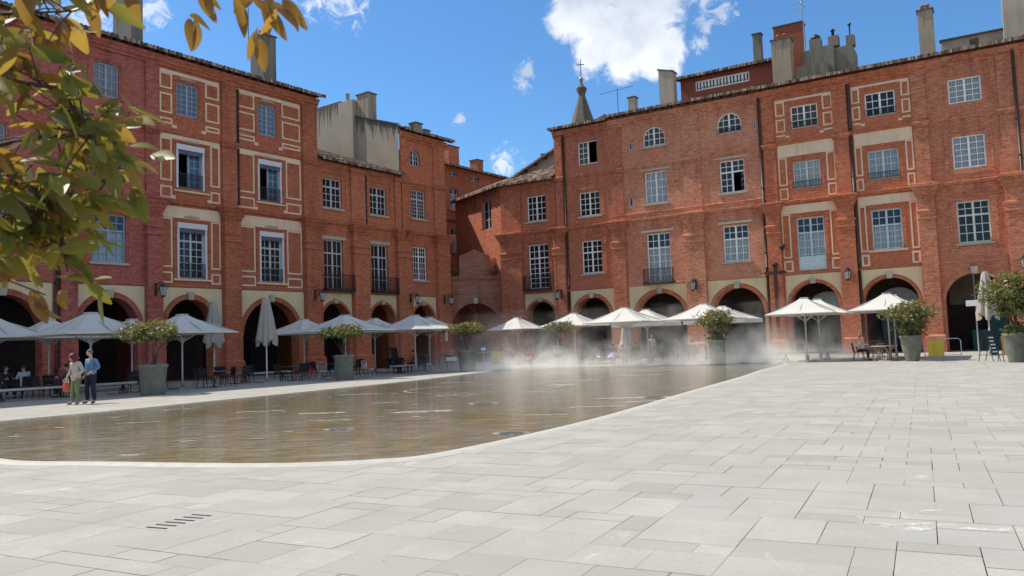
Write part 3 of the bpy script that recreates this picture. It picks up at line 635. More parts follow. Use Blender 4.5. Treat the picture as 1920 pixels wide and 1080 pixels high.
    if open_ is not None:
        h0, h1 = (a + fw, cx) if open_ == 0 else (cx, b - fw); hx = h0 if open_ == 0 else h1; W = h1 - h0; sgn = 1 if open_ == 0 else -1; zt = (tz or d) - .06
        lf = MB(); dx, dy = sgn * .5, .86
        def lb(s0, s1, z0, z1, t=.04):
            P = [xf(hx + dx * s + (0 if w else 0), rec + .02 + dy * s + w, z) for z in (z0, z1) for s, w in ((s0, 0), (s1, 0), (s1, t), (s0, t))]
            lf.idx(P, [(3, 2, 1, 0), (4, 5, 6, 7), (0, 1, 5, 4), (1, 2, 6, 5), (2, 3, 7, 6), (3, 0, 4, 7)], 0, False)
        lb(0, .07, c + .1, zt); lb(W - .07, W, c + .1, zt); lb(.07, W - .07, c + .1, c + .2); lb(.07, W - .07, zt - .08, zt); lb(W / 2 - .02, W / 2 + .02, c + .2, zt - .08)
        for k in range(1, rows): z = c + .2 + (zt - c - .28) * k / rows; lb(.07, W - .07, z - .02, z + .02, .03)
        lf.build('open_casement', mat, o)
    if sill:
        sb = MB(); e = .16
        P = [xf(x, y, z) for z in (c - .13, c) for x, y in ((a - e, -.1), (b + e, -.1), (b + e, rec + .02), (a - e, rec + .02))]
        sb.idx(P, [(3, 2, 1, 0), (4, 5, 6, 7), (0, 1, 5, 4), (1, 2, 6, 5), (2, 3, 7, 6), (3, 0, 4, 7)], 0, False); sb.build('sill', sill, o)
    return o
def balcony(parent, a, b, z0, h=.95, dep=.38, mat='iron', slab=True, dense=.11):
    mb = MB(); y = -dep
    if slab: mb.box(a - .04, b + .04, y - .05, -.02, z0 - .12, z0 - .0)
    for zz in (z0 + .06, z0 + h): mb.box(a, b, y - .018, y + .018, zz - .02, zz + .02)
    n = int((b - a) / dense)
    for k in range(n + 1): x = a + (b - a) * k / n; mb.box(x - .011, x + .011, y - .011, y + .011, z0 + .08, z0 + h - .02)
    if dep > .15:
        for x in (a, b):
            mb.box(x - .02, x + .02, y + .02, -.02, z0 + h - .02, z0 + h + .02); mb.box(x - .02, x + .02, y + .02, -.02, z0 + .04, z0 + .08)
            for k in range(1, 3): yy = y + dep * k / 3; mb.box(x - .01, x + .01, yy - .01, yy + .01, z0 + .08, z0 + h - .02)
    return mb.build('balcony', mat, parent)
def lintel(parent, a, b, z, h=.13, mat='stone', e=.2, y=-.06):
    mb = MB(); mb.box(a - e, b + e, y, .05, z, z + h); return mb.build('lintel', mat, parent)
def pipe(parent, x, z0, z1, y=-.12, r=.075, mat='pipe'):
    mb = MB(); mb.tube([(x, y, z0), (x, y, z1)], r, 8)
    z = z0 + 1
    while z < z1: mb.box(x - .1, x + .1, y - .09, 0, z, z + .05); z += 2.2
    return mb.build('drainpipe', mat, parent)
def chimney(parent, x0, x1, y0, y1, z0, z1, mat='tan_render', pots=2, cap=True, slant=0):
    mb = MB(); v = [(x0, y0, z0), (x1, y0, z0), (x1, y1, z0), (x0, y1, z0), (x0, y0, z1), (x1, y0, z1 - slant), (x1, y1, z1 - slant), (x0, y1, z1)]
    mb.idx(v, [(3, 2, 1, 0), (4, 5, 6, 7), (0, 1, 5, 4), (1, 2, 6, 5), (2, 3, 7, 6), (3, 0, 4, 7)], 0, False)
    o = mb.build('chimney', mat, parent)
    if cap:
        cbm = MB(); e = .07; v = [(x0 - e, y0 - e, z1), (x1 + e, y0 - e, z1 - slant), (x1 + e, y1 + e, z1 - slant), (x0 - e, y1 + e, z1)]; v += [(p[0], p[1], p[2] + .09) for p in v]
        cbm.idx(v, [(3, 2, 1, 0), (4, 5, 6, 7), (0, 1, 5, 4), (1, 2, 6, 5), (2, 3, 7, 6), (3, 0, 4, 7)], 0, False); cbm.build('coping', 'slate', o)
    if pots:
        pb = MB()
        for k in range(pots):
            x = x0 + (x1 - x0) * (k + 1) / (pots + 1); pb.lathe([(.13, z1 + .08), (.12, z1 + .4), (.15, z1 + .42), (.15, z1 + .5)], 10, (x, (y0 + y1) / 2))
        pb.build('chimney_pots', 'brick_orange', o)
    return o
def surround(cm, a, b, c, d, w=.2, p=.05, e=.12):
    mb = MB(); x0, x1, z0, z1 = a - e, b + e, c, d + e
    mb.box(x0 - w, x0, -p, 0, z0, z1 + w); mb.box(x1, x1 + w, -p, 0, z0, z1 + w); mb.box(x0, x1, -p, 0, z1, z1 + w); mb.build('window_surround', cm.mat, cm.p)
def rf(mb, a, b, c, d, w=.1, p=.018):
    mb.box(a, b, -p, 0, d - w, d); mb.box(a, b, -p, 0, c, c + w); mb.box(a, a + w, -p, 0, c + w, d - w); mb.box(b - w, b, -p, 0, c + w, d - w)
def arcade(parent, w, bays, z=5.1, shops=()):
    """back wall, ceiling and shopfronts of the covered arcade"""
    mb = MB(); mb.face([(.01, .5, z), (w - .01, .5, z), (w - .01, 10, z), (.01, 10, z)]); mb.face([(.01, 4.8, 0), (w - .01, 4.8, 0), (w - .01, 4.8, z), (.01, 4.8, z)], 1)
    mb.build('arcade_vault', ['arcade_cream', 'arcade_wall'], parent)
    for (cx, hw, mat) in bays:
        sb = MB(); y = 4.72
        sb.box(cx - hw, cx - hw + .12, y - .08, y, 0, 3.2); sb.box(cx + hw - .12, cx + hw, y - .08, y, 0, 3.2); sb.box(cx - .06, cx + .06, y - .08, y, 0, 2.5)
        sb.box(cx - hw + .12, cx + hw - .12, y - .08, y, 2.5, 2.65); sb.box(cx - hw + .12, cx + hw - .12, y - .08, y, 3.08, 3.2); sb.box(cx - hw + .12, cx - .06, y - .06, y, 0, .5)
        s = sb.build('shopfront', mat, parent)
        gb = MB(); gb.face([(cx - hw, y - .01, 0), (cx + hw, y - .01, 0), (cx + hw, y - .01, 3.2), (cx - hw, y - .01, 3.2)]); gb.build('glass', 'glass', s)
def inner_arches(parent, arches):
    mb = MB()
    for cx, r, zs in arches:
        n = 16
        for k in range(n):
            t0, t1 = math.pi * k / n, math.pi * (k + 1) / n
            mb.face([(cx + r * math.cos(t0), .82, zs + r * math.sin(t0)), (cx + r * math.cos(t1), .82, zs + r * math.sin(t1)), (cx + (r - .1) * math.cos(t1), 1.5, zs + (r - .1) * math.sin(t1)), (cx + (r - .1) * math.cos(t0), 1.5, zs + (r - .1) * math.sin(t0))])
    mb.build('inner_soffit', 'arcade_cream', parent)

AR = .8   # depth of the arch wall
def arch(cx, r, crown=4.78): return ('a', cx, r, 0, crown - r, AR)

# ---- far-left deep red house (facade A, u -16 .. -4.5)
U = -34.0; b1 = facade('A', 'town_house', 'deep red brick arcaded house at the far left with pale blue window frames', U); W = 29.5; ze = 19.05
X = lambda u: u - U
wb_ = MB(); ops = [arch(X(-7.38), 1.6), arch(X(-12.6), 1.85)]
wins = [(-8.31, -6.46, 6.65, 9.3), (-8.2, -6.55, 11.1, 13.2), (-8.2, -6.82, 15.75, 17.62), (-13.9, -12.5, 6.65, 9.3), (-13.9, -12.5, 11.1, 13.2), (-13.9, -12.5, 15.75, 17.62)] + [(u, u + 1.7, z0_, z1_) for u in (-20, -26) for z0_, z1_ in ((6.65, 9.3), (11.1, 13.2), (15.75, 17.62))]
ops += [arch(X(-19.2), 1.8), arch(X(-25.2), 1.8)]
ops += [('r', X(a), X(b), c, d) for a, b, c, d in wins]
wall(wb_, 0, W, 0, 19.05 + .15, ops); shell(wb_, W, ze + .15, ze + 1.6); wb_.build('wall', 'brick_deep', b1)
for i, (a, b, c, d) in enumerate(wins):
    window(b1, X(a), X(b), c, d, 4, 4 if i in (0, 3) else 4, 'frame_blue', tz=c + 1.75 if i in (0, 3) else None, trows=2, kind='curtain' if i == 0 else 'sky', sill='stone' if i in (0, 3) else None, rec=.12)
balcony(b1, X(-8.2), X(-6.55), 11.12, .75, .05, slab=False)
for a, b in ((-5.39, -4.5), (-10.0, -8.98 - .2), (-15.9, -14.8)): pilaster(b1, X(a), X(b), ze - .1, mat='brick_deep')
cm, _, _ = cornices(b1, [(0, W)], ze, 'brick_deep'); top_cornice(cm, 0, W, ze)
for a, b, c, d in wins: surround(cm, X(a), X(b), c - .1, d)
cm.build('cornice', 'brick_deep', b1)
ring(b1, X(-7.38), 1.6, 3.18, .3, mat='brick_deep'); spandrel(b1, X(-9.15), X(-5.42), X(-7.38), 1.6, 3.18, .3)
ring(b1, X(-12.6), 1.85, 2.93, .3, mat='brick_deep'); spandrel(b1, X(-14.75), X(-10.3), X(-12.6), 1.85, 2.93, .3)
pipe(b1, X(-10.12), 0, 10.2, -.16)
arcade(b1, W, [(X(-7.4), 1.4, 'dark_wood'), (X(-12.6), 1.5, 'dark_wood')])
rfo = roof(b1, 0, W, ze, seed=2); chimney(rfo, X(-5.25), X(-4.55), 1.6, 3.7, 19.7, 24.6, 'grey_render', 0)

# ---- red house with cream frames (A, -4.5 .. 7.1)
U = -4.5; b2 = facade('A', 'town_house', 'red brick arcaded house with cream painted frames round two columns of windows, left side', U); W = 11.6; ze = 19.05
X = lambda u: u - U
wins = [(-3.40, -1.99, 15.65, 17.6), (2.27, 3.64, 15.57, 17.6), (-3.45, -1.63, 11.3, 13.9), (2.18, 4.02, 11.25, 13.93), (-3.42, -1.5, 5.98, 9.25), (2.23, 4.12, 5.98, 9.25)]
wb_ = MB(); ops = [arch(X(-2.62), 1.5), arch(X(3.1), 2.15)] + [('r', X(a), X(b), c, d) for a, b, c, d in wins]
wall(wb_, 0, W, 0, ze + .15, ops); shell(wb_, W, ze + .15, ze + 1.6); wb_.build('wall', 'brick_red', b2)
for i, (a, b, c, d) in enumerate(wins):
    if i < 2: window(b2, X(a), X(b), c, d, 4, 6, 'frame_blue', kind='sky', rec=.1)
    else:
        fr_ = MB(); e = .13
        fr_.box(X(a), X(a) + e, -.03, .2, c, d - .32); fr_.box(X(b) - e, X(b), -.03, .2, c, d - .32); fr_.box(X(a), X(b), -.08, .2, d - .32, d)
        fo = fr_.build('blind_box', 'blind_white', b2)
        vb = MB(); n = 9; w_ = (X(b) - X(a) - 2 * e) / n
        for k in range(n):
            x0 = X(a) + e + k * w_; vb.face([(x0, -.04, d - .32), (x0 + w_, -.04, d - .32), (x0 + w_, -.05, d - .52), (x0 + w_ * .75, -.05, d - .6), (x0 + w_ * .5, -.05, d - .62), (x0 + w_ * .25, -.05, d - .6), (x0, -.05, d - .52)])
        vb.build('scalloped_valance', 'valance', fo)
        if i < 4: window(b2, X(a) + e, X(b) - e, c, d - .34, 4, 5, 'frame_blue', kind='open', rec=.22, open_=0)
        else:
            window(b2, X(a) + e, X(b) - e, c, d - .34, 4, 5, 'frame_grey', tz=8.2, trows=1, kind='dark', rec=.2)
        balcony(b2, X(a) + e, X(b) - e, c + .02, .85, .03, slab=False, dense=.1)
cm, _, _ = cornices(b2, [(0, W)], ze, 'brick_red'); top_cornice(cm, 0, W, ze)
for a, b, c, d in wins: surround(cm, X(a), X(b), c - .05, d, .12, .03, .1)
cm.build('cornice', 'brick_red', b2)
for a, b in ((-.48, .64), (5.72, 7.05)): pilaster(b2, X(a), X(b), ze - .1, mat='brick_red')
for cx, r, a, b in ((-2.62, 1.5, -4.45, -.53), (3.1, 2.15, .7, 5.68)):
    ring(b2, X(cx), r, 4.78 - r, .3, mat='brick_red'); spandrel(b2, X(a), X(b), X(cx), r, 4.78 - r, .3)
    l_ = MB(); 
tr = MB()
def cream_bay(tr, L, Rr, wa, wb2, X, t=.0):
    # top storey: band and three boxes each side
    Lw = min(.85, wa - L - .35) if False else None
for L, Rr, l2, r2, l3, r3 in ((-4.46, -.58, -3.68, -1.52, -3.72, -1.22), (.66, 5.6, 1.98, 4.12, 1.92, 4.38)):
    tr.box(X(L), X(Rr), -.018, 0, 17.98, 18.18)
    for (c, d) in ((17.05, 18.0), (15.6, 16.78), (14.97, 15.32)):
        rf(tr, X(L), X(l2), c, d, .1); rf(tr, X(r2), X(Rr), c, d, .1)
    tr.box(X(l2) - .02, X(l2) + .28, -.018, 0, 14.78, 14.97); tr.box(X(r2) - .28, X(r2) + .02, -.018, 0, 14.78, 14.97)
    tr.box(X(L), X(Rr), -.018, 0, 14.14, 14.38)
    rf(tr, X(L), X(l3), 11.62, 14.14, .1); rf(tr, X(r3), X(Rr), 11.62, 14.14, .1)
    rf(tr, X(L), X(l3), 10.62, 11.32, .1); rf(tr, X(r3), X(Rr), 10.62, 11.32, .1); tr.box(X(l3), X(l3) + .22, -.018, 0, 10.6, 10.8); tr.box(X(r3) - .22, X(r3), -.018, 0, 10.6, 10.8)
    tr.box(X(l3) + .1, X(r3) - .1, -.1, .0, 11.06, 11.16)
    tr.box(X(L), X(Rr), -.02, 0, 9.5, 10.16)
    rf(tr, X(L), X(l3), 6.58, 9.48, .1); rf(tr, X(r3), X(Rr), 6.58, 9.48, .1); rf(tr, X(L), X(l3), 5.68, 6.33, .1); rf(tr, X(r3), X(Rr), 5.68, 6.33, .1)
    tr.box(X(l3) + .05, X(r3) - .05, -.1, 0, 5.84, 5.95)
tr.build('painted_frames', 'cream_trim', b2)
orn = MB()
for cx, z in ((-2.7, 17.75), (2.95, 17.75), (-2.55, 14.02), (3.1, 14.02), (-2.5, 9.52), (3.18, 9.52)):
    for k in range(-3, 4): orn.lathe([(.0, z + .02), (.1 - abs(k) * .012, z + .06), (.1 - abs(k) * .012, z + .14), (0, z + .24 - abs(k) * .03)], 8, (X(cx) + k * .14, -.02))
orn.build('carved_ornament', 'stone', b2)
pipe(b2, X(.72), 5.7, 10.15, -.1, .07); pipe(b2, X(.70), 10.7, 14.3, -.1, .07); pipe(b2, X(.70), 14.7, 18.1, -.1, .07); pipe(b2, X(.72), 0, 5.4, -.1, .07)
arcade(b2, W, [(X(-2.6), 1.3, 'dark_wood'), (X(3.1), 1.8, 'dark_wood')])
rfo = roof(b2, 0, W, ze, seed=3, ovr=.35); ck = chimney(rfo, X(3.92), X(4.98), 1.6, 3.0, 19.6, 23.1, 'grey_render', 2)
an = MB(); an.tube([(X(3.5), 2.6, 21.5), (X(3.5), 2.6, 25.6)], .025, 5); an.tube([(X(3.5), 2.6, 22.0), (X(3.95), 2.6, 22.0)], .02, 5); an.tube([(X(3.5), 2.6, 22.6), (X(3.95), 2.6, 22.6)], .02, 5); an.build('antenna', 'iron', ck)

# ---- lower orange house with two iron balconies (A, 7.1 .. 15.2)
U = 7.1; b3 = facade('A', 'town_house', 'low orange brick house with two iron balconies and a pale sunlit tile roof, left side', U); W = 8.1; ze = 14.75
X = lambda u: u - U
wins = [(7.49, 9.25, 11.42, 13.54), (11.96, 13.68, 11.4, 13.53), (7.5, 9.25, 5.65, 9.2), (11.98, 13.68, 5.65, 9.2)]
wb_ = MB(); ops = [arch(X(8.45), 1.25), arch(X(12.98), 1.28)] + [('r', X(a), X(b), c, d) for a, b, c, d in wins]
wall(wb_, 0, W, 0, ze + .2, ops); shell(wb_, W, ze + .2, ze + 2.2, z0=0); wb_.build('wall', 'brick_orange', b3)
cm, _, _ = cornices(b3, [(0, W)], ze, 'brick_orange', mids=())
cband(cm, 0, W, [(ze - .35, .02), (ze - .3, .1), (ze - .1, .14), (ze - .05, .05)])
for i, (a, b, c, d) in enumerate(wins):
    window(b3, X(a), X(b), c, d, 4, 3 if i < 2 else 3, 'frame_grey', tz=d - (.62 if i < 2 else .95), trows=1, kind='dark', sill='stone' if i < 2 else None)
    if i < 2: surround(cm, X(a), X(b), c, d, .28, .06, .3)
    else: balcony(b3, X(a) - .1 , X(b) + .72, 5.72, 1.0, .4); lintel(b3, X(a), X(b), 9.2, .22, 'stone', .2)
cm.build('cornice', 'brick_orange', b3)
for a, b in ((9.98, 11.45), (14.45, 15.2)): pilaster(b3, X(a), X(b), ze - .1, mat='brick_orange')
for cx, r, a, b in ((8.45, 1.25, 7.12, 9.95), (12.98, 1.28, 11.5, 14.42)):
    ring(b3, X(cx), r, 4.78 - r, .2, mat='brick_orange'); spandrel(b3, X(a), X(b), X(cx), r, 4.78 - r, .2)
pipe(b3, X(11.55), 5.6, 10.1, -.1, .06); pipe(b3, X(11.5), 10.6, 14.2, -.1, .06)
arcade(b3, W, [(X(8.5), 1.1, 'dark_wood'), (X(13), 1.1, 'dark_wood')])
roof(b3, 0, W - .02, ze, .36, seed=4, yr=10.4, yb=10.4, ovr=.0)

# ---- narrow orange house with arched attic window and the stained gable (A, 15.2 .. 20.4)
U = 15.2; b4 = facade('A', 'town_house', 'narrow tall orange house with an arched attic window and a stained beige gable wall', U); W = 5.3; ze = 18.45
X = lambda u: u - U
wb_ = MB(); wins = [(16.34, 18.02, 11.6, 13.9), (16.34, 18.03, 6.7, 9.35)]
ops = [arch(X(17.42), 1.25)] + [('r', X(a), X(b), c, d) for a, b, c, d in wins] + [('a', X(16.92), .62, 15.8, 16.48)]
wall(wb_, 0, W, 0, ze + .15, ops); wb_.face([(W, 0, 0), (W, 10.6, 0), (W, 10.6, ze + .2), (W, 0, ze + .2)]); wb_.face([(0, 10.6, 0), (W, 10.6, 0), (W, 10.6, ze + 3.3), (0, 10.6, ze + 3.3)]); wb_.build('wall', 'brick_orange', b4)
gb = MB(); GT = lambda y: ze + .35 + .30 * y
def gq(y0, y1, zb0, zb1, t0, t1, x=-.03): gb.face([(x, y1, zb1), (x, y0, zb0), (x, y0, t0), (x, y1, t1)], uv=[(y1, t1 - zb1), (y0, t0 - zb0), (y0, 0), (y1, 0)])
GT = lambda y: ze + .35 + .33 * y
gq(.03, 4.8, 10, 10, GT(0), GT(4.8))
def gblock(y0, y1, x, t, u):
    for P_, U_ in (([(x, y1, 10), (x, y0, 10), (x, y0, t), (x, y1, t)], [(y1, 9), (y0, 9), (y0, u), (y1, u)]), ([(x, y0, 10), (.9, y0, 10), (.9, y0, t), (x, y0, t)], [(y0, 9), (y0 + .4, 9), (y0 + .4, u + .4), (y0, u + .4)]), ([(x, y1, t), (x, y0, t), (.9, y0, t), (.9, y1, t)], [(0, 4)] * 4)): gb.face(P_, uv=U_)
gblock(4.8, 6.5, -.32, 21.75, 1.6); gblock(6.5, 10.6, -.1, 22.0, 0)
gw = gb.build('gable_wall', 'gable', b4)
cp = MB(); v = [(-.12, -.02, GT(0)), (.12, -.02, GT(0)), (.12, 4.8, GT(4.8)), (-.12, 4.8, GT(4.8))]; v += [(p[0], p[1], p[2] + .08) for p in v]; cp.idx(v, [(3, 2, 1, 0), (4, 5, 6, 7), (0, 1, 5, 4), (1, 2, 6, 5), (2, 3, 7, 6), (3, 0, 4, 7)], 0, False); cp.build('coping', 'slate', gw)
for i, (a, b, c, d) in enumerate(wins): window(b4, X(a), X(b), c, d, 6, 5 if i == 0 else 4, 'frame_white' if i else 'frame_grey', tz=d - .75, trows=2, kind='dark', sill='stone', mw=.035)
window(b4, X(16.30), X(17.54), 15.8, 17.1, 4, 3, 'frame_grey', kind='dark', arch=True, rec=.2)
cm, _, _ = cornices(b4, [(0, W)], ze, 'brick_orange', mids=(14.4,)); top_cornice(cm, 0, W, ze)
surround(cm, X(16.34), X(18.02), 11.3, 13.9, .14, .04, .2); cm.build('cornice', 'brick_orange', b4)
for a, b in ((15.22, 15.95), (18.95, 20.42)): pilaster(b4, X(a), X(b), ze - .1, mat='brick_orange')
ring(b4, X(17.42), 1.25, 3.53, .22, mat='brick_orange'); spandrel(b4, X(16.0), X(18.9), X(17.42), 1.25, 3.53, .22)
arcade(b4, W, [(X(17.4), 1.1, 'dark_wood')])
rfo = roof(b4, .02, W, ze, .30, seed=5, ovr=.75, yr=10.4, yb=10.4)
chimney(rfo, X(18.2), X(19.0), 1.0, 1.7, 19.0, 19.75, 'tan_render', 0); chimney(rfo, X(19.9), X(20.6), 1.6, 2.2, 19.2, 19.6, 'tan_render', 0)
c_ = chimney(rfo, .1, 1.0, 3.4, 4.75, 19.3, 22.1, 'tan_render', 0); pb = MB(); pb.tube([(.3, 6.0, 21.5), (.3, 6.0, 22.6)], .16, 8); pb.build('flue', 'concrete', c_)

# ---- gateway between the two rows
GL, GR_ = Vector((-5.28, 65.37)), Vector((-.70, 66.0)); gd = (GR_ - GL); gl_ = gd.length; gaz = math.atan2(gd.y, gd.x)
b5 = thing('gateway_arch', 'low brick gateway arch joining the two rows of houses at the corner', 'gateway', (GL.x, GL.y, 0), gaz)
wb_ = MB(); wall(wb_, -.3, gl_ + .3, 0, 7.2, [('a', gl_ / 2, 2.0, 0, 2.95, .9)], y=.6, dep=.9); wb_.face([(-.3, .6, 7.2), (gl_ + .3, .6, 7.2), (gl_ + .3, 1.6, 7.2), (-.3, 1.6, 7.2)])
wb_.face([(-.3, 1.55, 5.0), (gl_ + .3, 1.55, 5.0), (gl_ + .3, 1.55, 7.2), (-.3, 1.55, 7.2)])
for z_, p in ((7.0, .12), (6.86, .06), (5.7, .06)): wb_.box(-.3, gl_ + .3, .6 - p, .6, z_, z_ + .14)
wb_.build('wall', 'brick_rough', b5); ring(b5, gl_ / 2, 2.0, 2.95, .32, mat='brick_rough', y=.6)
gbm = MB(); P = [(1.05, 7.2), (3.75, 7.2), (3.65, 8.9), (2.35, 9.45), (1.1, 8.9)]
gbm.idx([(x, .8, z) for x, z in P] + [(x, 1.5, z) for x, z in P], [(0, 1, 2, 3, 4), (3, 2, 7, 8), (4, 3, 8, 9), (2, 1, 6, 7), (0, 4, 9, 5), (9, 8, 7, 6, 5)], 0, False); gbm.build('gabled_block', 'brick_rough', b5)
tl = MB(); rnd = random.Random(5)
for k in range(14): x = 3.7 + k * .11; tl.box(x, x + .08, 1.0, 1.1, 7.3, 8.6 + k * .02 + rnd.uniform(-.08, .08))
tl.face([(3.7, 1.05, 7.25), (5.2, 1.05, 7.25), (5.2, 2.2, 8.2), (3.7, 2.2, 8.2)]); tl.build('tile_screen', 'brick_orange', b5)
# passage beyond the arch
b6 = thing('brick_pier', 'rough brick pier seen through the gateway arch', 'pier', (-2.75, 70, 0), gaz)
wb_ = MB(); wb_.box(-.45, .45, 0, .9, 0, 3.4)
for k in range(10):
    t0, t1 = math.pi / 2 * k / 10, math.pi / 2 * (k + 1) / 10
    for s_ in (1, -1):
        F = [(s_ * (.45 + 1.4 * (1 - math.cos(t))), 3.4 + 1.6 * math.sin(t)) for t in (t0, t1)]
        wb_.idx([(x, y, z) for y in (0, .9) for x, z in (F[0], F[1], (F[1][0], 5.6), (F[0][0], 5.6))], [(0, 1, 2, 3), (0, 1, 5, 4)], 0, False)
wb_.box(-.45, .45, 0, .9, 3.4, 5.6); wb_.build('wall', 'brick_sun', b6)

# ---- house behind the gateway
def world_at(x, y, az): return (x, y, 0), az
b7 = thing('town_house', 'tall red house standing behind the brick gateway arch', 'building', (-5.82 - .59 * 8, 76 - .807 * 8, 0), AZA)
wb_ = MB(); S0 = 8.0; w7 = [(S0 + .32, S0 + 1.55, 14.55, 16.7), (S0 + .35, S0 + 1.6, 10.45, 12.75), (S0 + .25, S0 + 1.5, 17.9, 18.35), (S0 + 3.6, S0 + 4.8, 17.9, 18.35), (S0 + 4.9, S0 + 6.1, 14.5, 16.6)]
wall(wb_, 0, 18, 0, 19.0, [('r', *w) for w in w7] + [('a', S0 + 2.9, 1.75, 0, 3.9), ('a', S0 + 6.9, 1.75, 0, 3.9)]); wb_.face([(0, 0, 0), (0, 8, 0), (0, 8, 19), (0, 0, 19)]); wb_.face([(18, 0, 0), (18, 8, 0), (18, 8, 19), (18, 0, 19)]); wb_.face([(0, 8, 0), (18, 8, 0), (18, 8, 19), (0, 8, 19)]); wb_.build('wall', 'brick_red', b7)
for i, (a, b, c, d) in enumerate(w7): window(b7, a, b, c, d, 2 if i < 2 or i == 4 else 2, 3 if d - c > 1 else 1, 'frame_grey', tz=d - .6 if d - c > 1 else None, kind='curtain' if i < 2 else 'dark', sill='brick_orange' if d - c > 1 else None)
cm = CM(b7, 'brick_red'); cband(cm, 0, 18, [(13.4, .02), (13.5, .18), (13.7, .22), (13.8, .02)]); cband(cm, 0, 18, [(18.5, .02), (18.6, .15), (18.8, .2), (18.85, .02)]); cm.build('cornice', 'brick_red', b7)
rfo = roof(b7, 0, 18, 18.8, .25, seed=8); chimney(rfo, S0 + 1.7, S0 + 3.3, 1.2, 2.0, 19, 21.3, 'brick_orange', 0); chimney(rfo, S0 + 7.2, S0 + 8.2, 2, 3, 19, 20.9, 'brick_red', 0)

# ---- right row (facade B). corner house, lower
def WB(x, y, U):   # world -> local of a B building
    dx, dy = x - (OB[0] + math.cos(AZB) * U), y - (OB[1] + math.sin(AZB) * U); c, s = math.cos(AZB), math.sin(AZB); return (dx * c + dy * s, -dx * s + dy * c)
U = -30.9; c1 = facade('B', 'town_house', 'low red corner house right of the gateway with one small iron balcony', U); W = 5.2; ze = 14.55
X = lambda u: u - U
wins = [(-28.40, -26.66, 11.3, 13.4), (-28.42, -26.57, 5.8, 9.42)]
wb_ = MB(); ops = [arch(X(-27.45), 1.3)] + [('r', X(a), X(b), c, d) for a, b, c, d in wins]
wall(wb_, 0, W, 0, ze + .2, ops)
P0 = WB(-.70, 66.0, U); P1 = WB(-.70 - .53 * 8, 66.0 + .85 * 8, U); sl = math.hypot(P0[0] - P1[0], P0[1] - P1[1]); sx = XF(P1[0], P1[1], (P0[0] - P1[0]) / sl, (P0[1] - P1[1]) / sl)
wall(wb_, 0, sl, 0, ze + .2, [('r', sl - 3.2, sl - 1.6, 11.3, 13.8)], xf=sx)
wb_.build('wall', 'brick_rose', c1)
window(c1, X(-28.40), X(-26.66), 11.3, 13.4, 4, 4, 'frame_white', kind='dark', sill='stone'); window(c1, X(-28.42), X(-26.57), 5.8, 9.42, 4, 6, 'frame_white', tz=8.3, trows=2, kind='dark'); window(c1, sl - 3.2, sl - 1.6, 11.3, 13.8, 2, 3, 'frame_grey', kind='dark', xf=sx, rec=.25)
balcony(c1, X(-28.75), X(-26.4), 5.82, 1.0, .4)
cm, _, _ = cornices(c1, [(0, W)], ze, 'brick_rose', mids=()); cband(cm, 0, W, [(ze - .4, .02), (ze - .3, .12), (ze - .1, .16), (ze - .05, .05)]); surround(cm, X(-28.40), X(-26.66), 11.1, 13.4, .25, .05, .2); surround(cm, X(-28.42), X(-26.57), 6.2, 9.42, .2, .05, .15); cm.build('cornice', 'brick_rose', c1)
for a, b in ((-30.88, -28.9), (-25.98, -25.72)): pilaster(c1, X(a) + .02, X(b), ze - .1, mat='brick_rose', cap=10.5)
ring(c1, X(-27.45), 1.3, 3.5, .2, mat='brick_rose'); spandrel(c1, X(-28.85), X(-26.02), X(-27.45), 1.3, 3.5, .2)
arcade(c1, W, [(X(-27.4), 1.1, 'dark_wood')])
rfo = roof(c1, -.5, W, ze, .42, seed=9, yr=6, yb=6, ymax=lambda x: (x + .2) * 1.45 if x < 3.6 else 5.5)
roof(rfo, 0, sl + .5, ze, .42, seed=10, yr=5, yb=5, xf=sx, ymax=lambda x: max(-.59, min(4, (sl + .35 - x) * 1.1)))

# cream house behind the corner house
c2 = facade('B', 'town_house', 'pale rendered house with a sloping roof behind the low corner house', -36.0)
c2.location = (c2.location.x + .5115 * 9, c2.location.y + .859 * 9, 0)
wb_ = MB(); TL, TR_ = 17.75, 20.95
wb_.face([(0, 0, 0), (11, 0, 0), (11, 0, 21.6), (1, 0, 17.2), (0, 0, 16.8)]); wb_.face([(0, 0, 0), (0, 6, 0), (0, 6, 16.8), (0, 0, 16.8)]); wb_.build('wall', 'beige_render', c2)
rm = MB(); rnd = random.Random(4)
for k in range(46):
    x = -.3 + k * .25; z = 16.72 + x * .44; rm.lathe([(.11, 0), (.10, .25)], 7, (0, 0)) if False else None
    rm.box(x, x + .22, -.5 - rnd.uniform(0, .05), 6, z - .06, z + .12 + rnd.uniform(-.02, .03))
o = rm.build('roof', 'tiles', c2)
rb = MB()
for k in range(10): x = .4 + k * 1.1; rb.box(x, x + .12, -.42, 0, 16.5 + x * .44, 16.66 + x * .44)
rb.build('rafters', 'dark_wood', o); chimney(o, 3.2, 4.0, 2.0, 2.8, 17.5, 19.6, 'brick_red', 0)

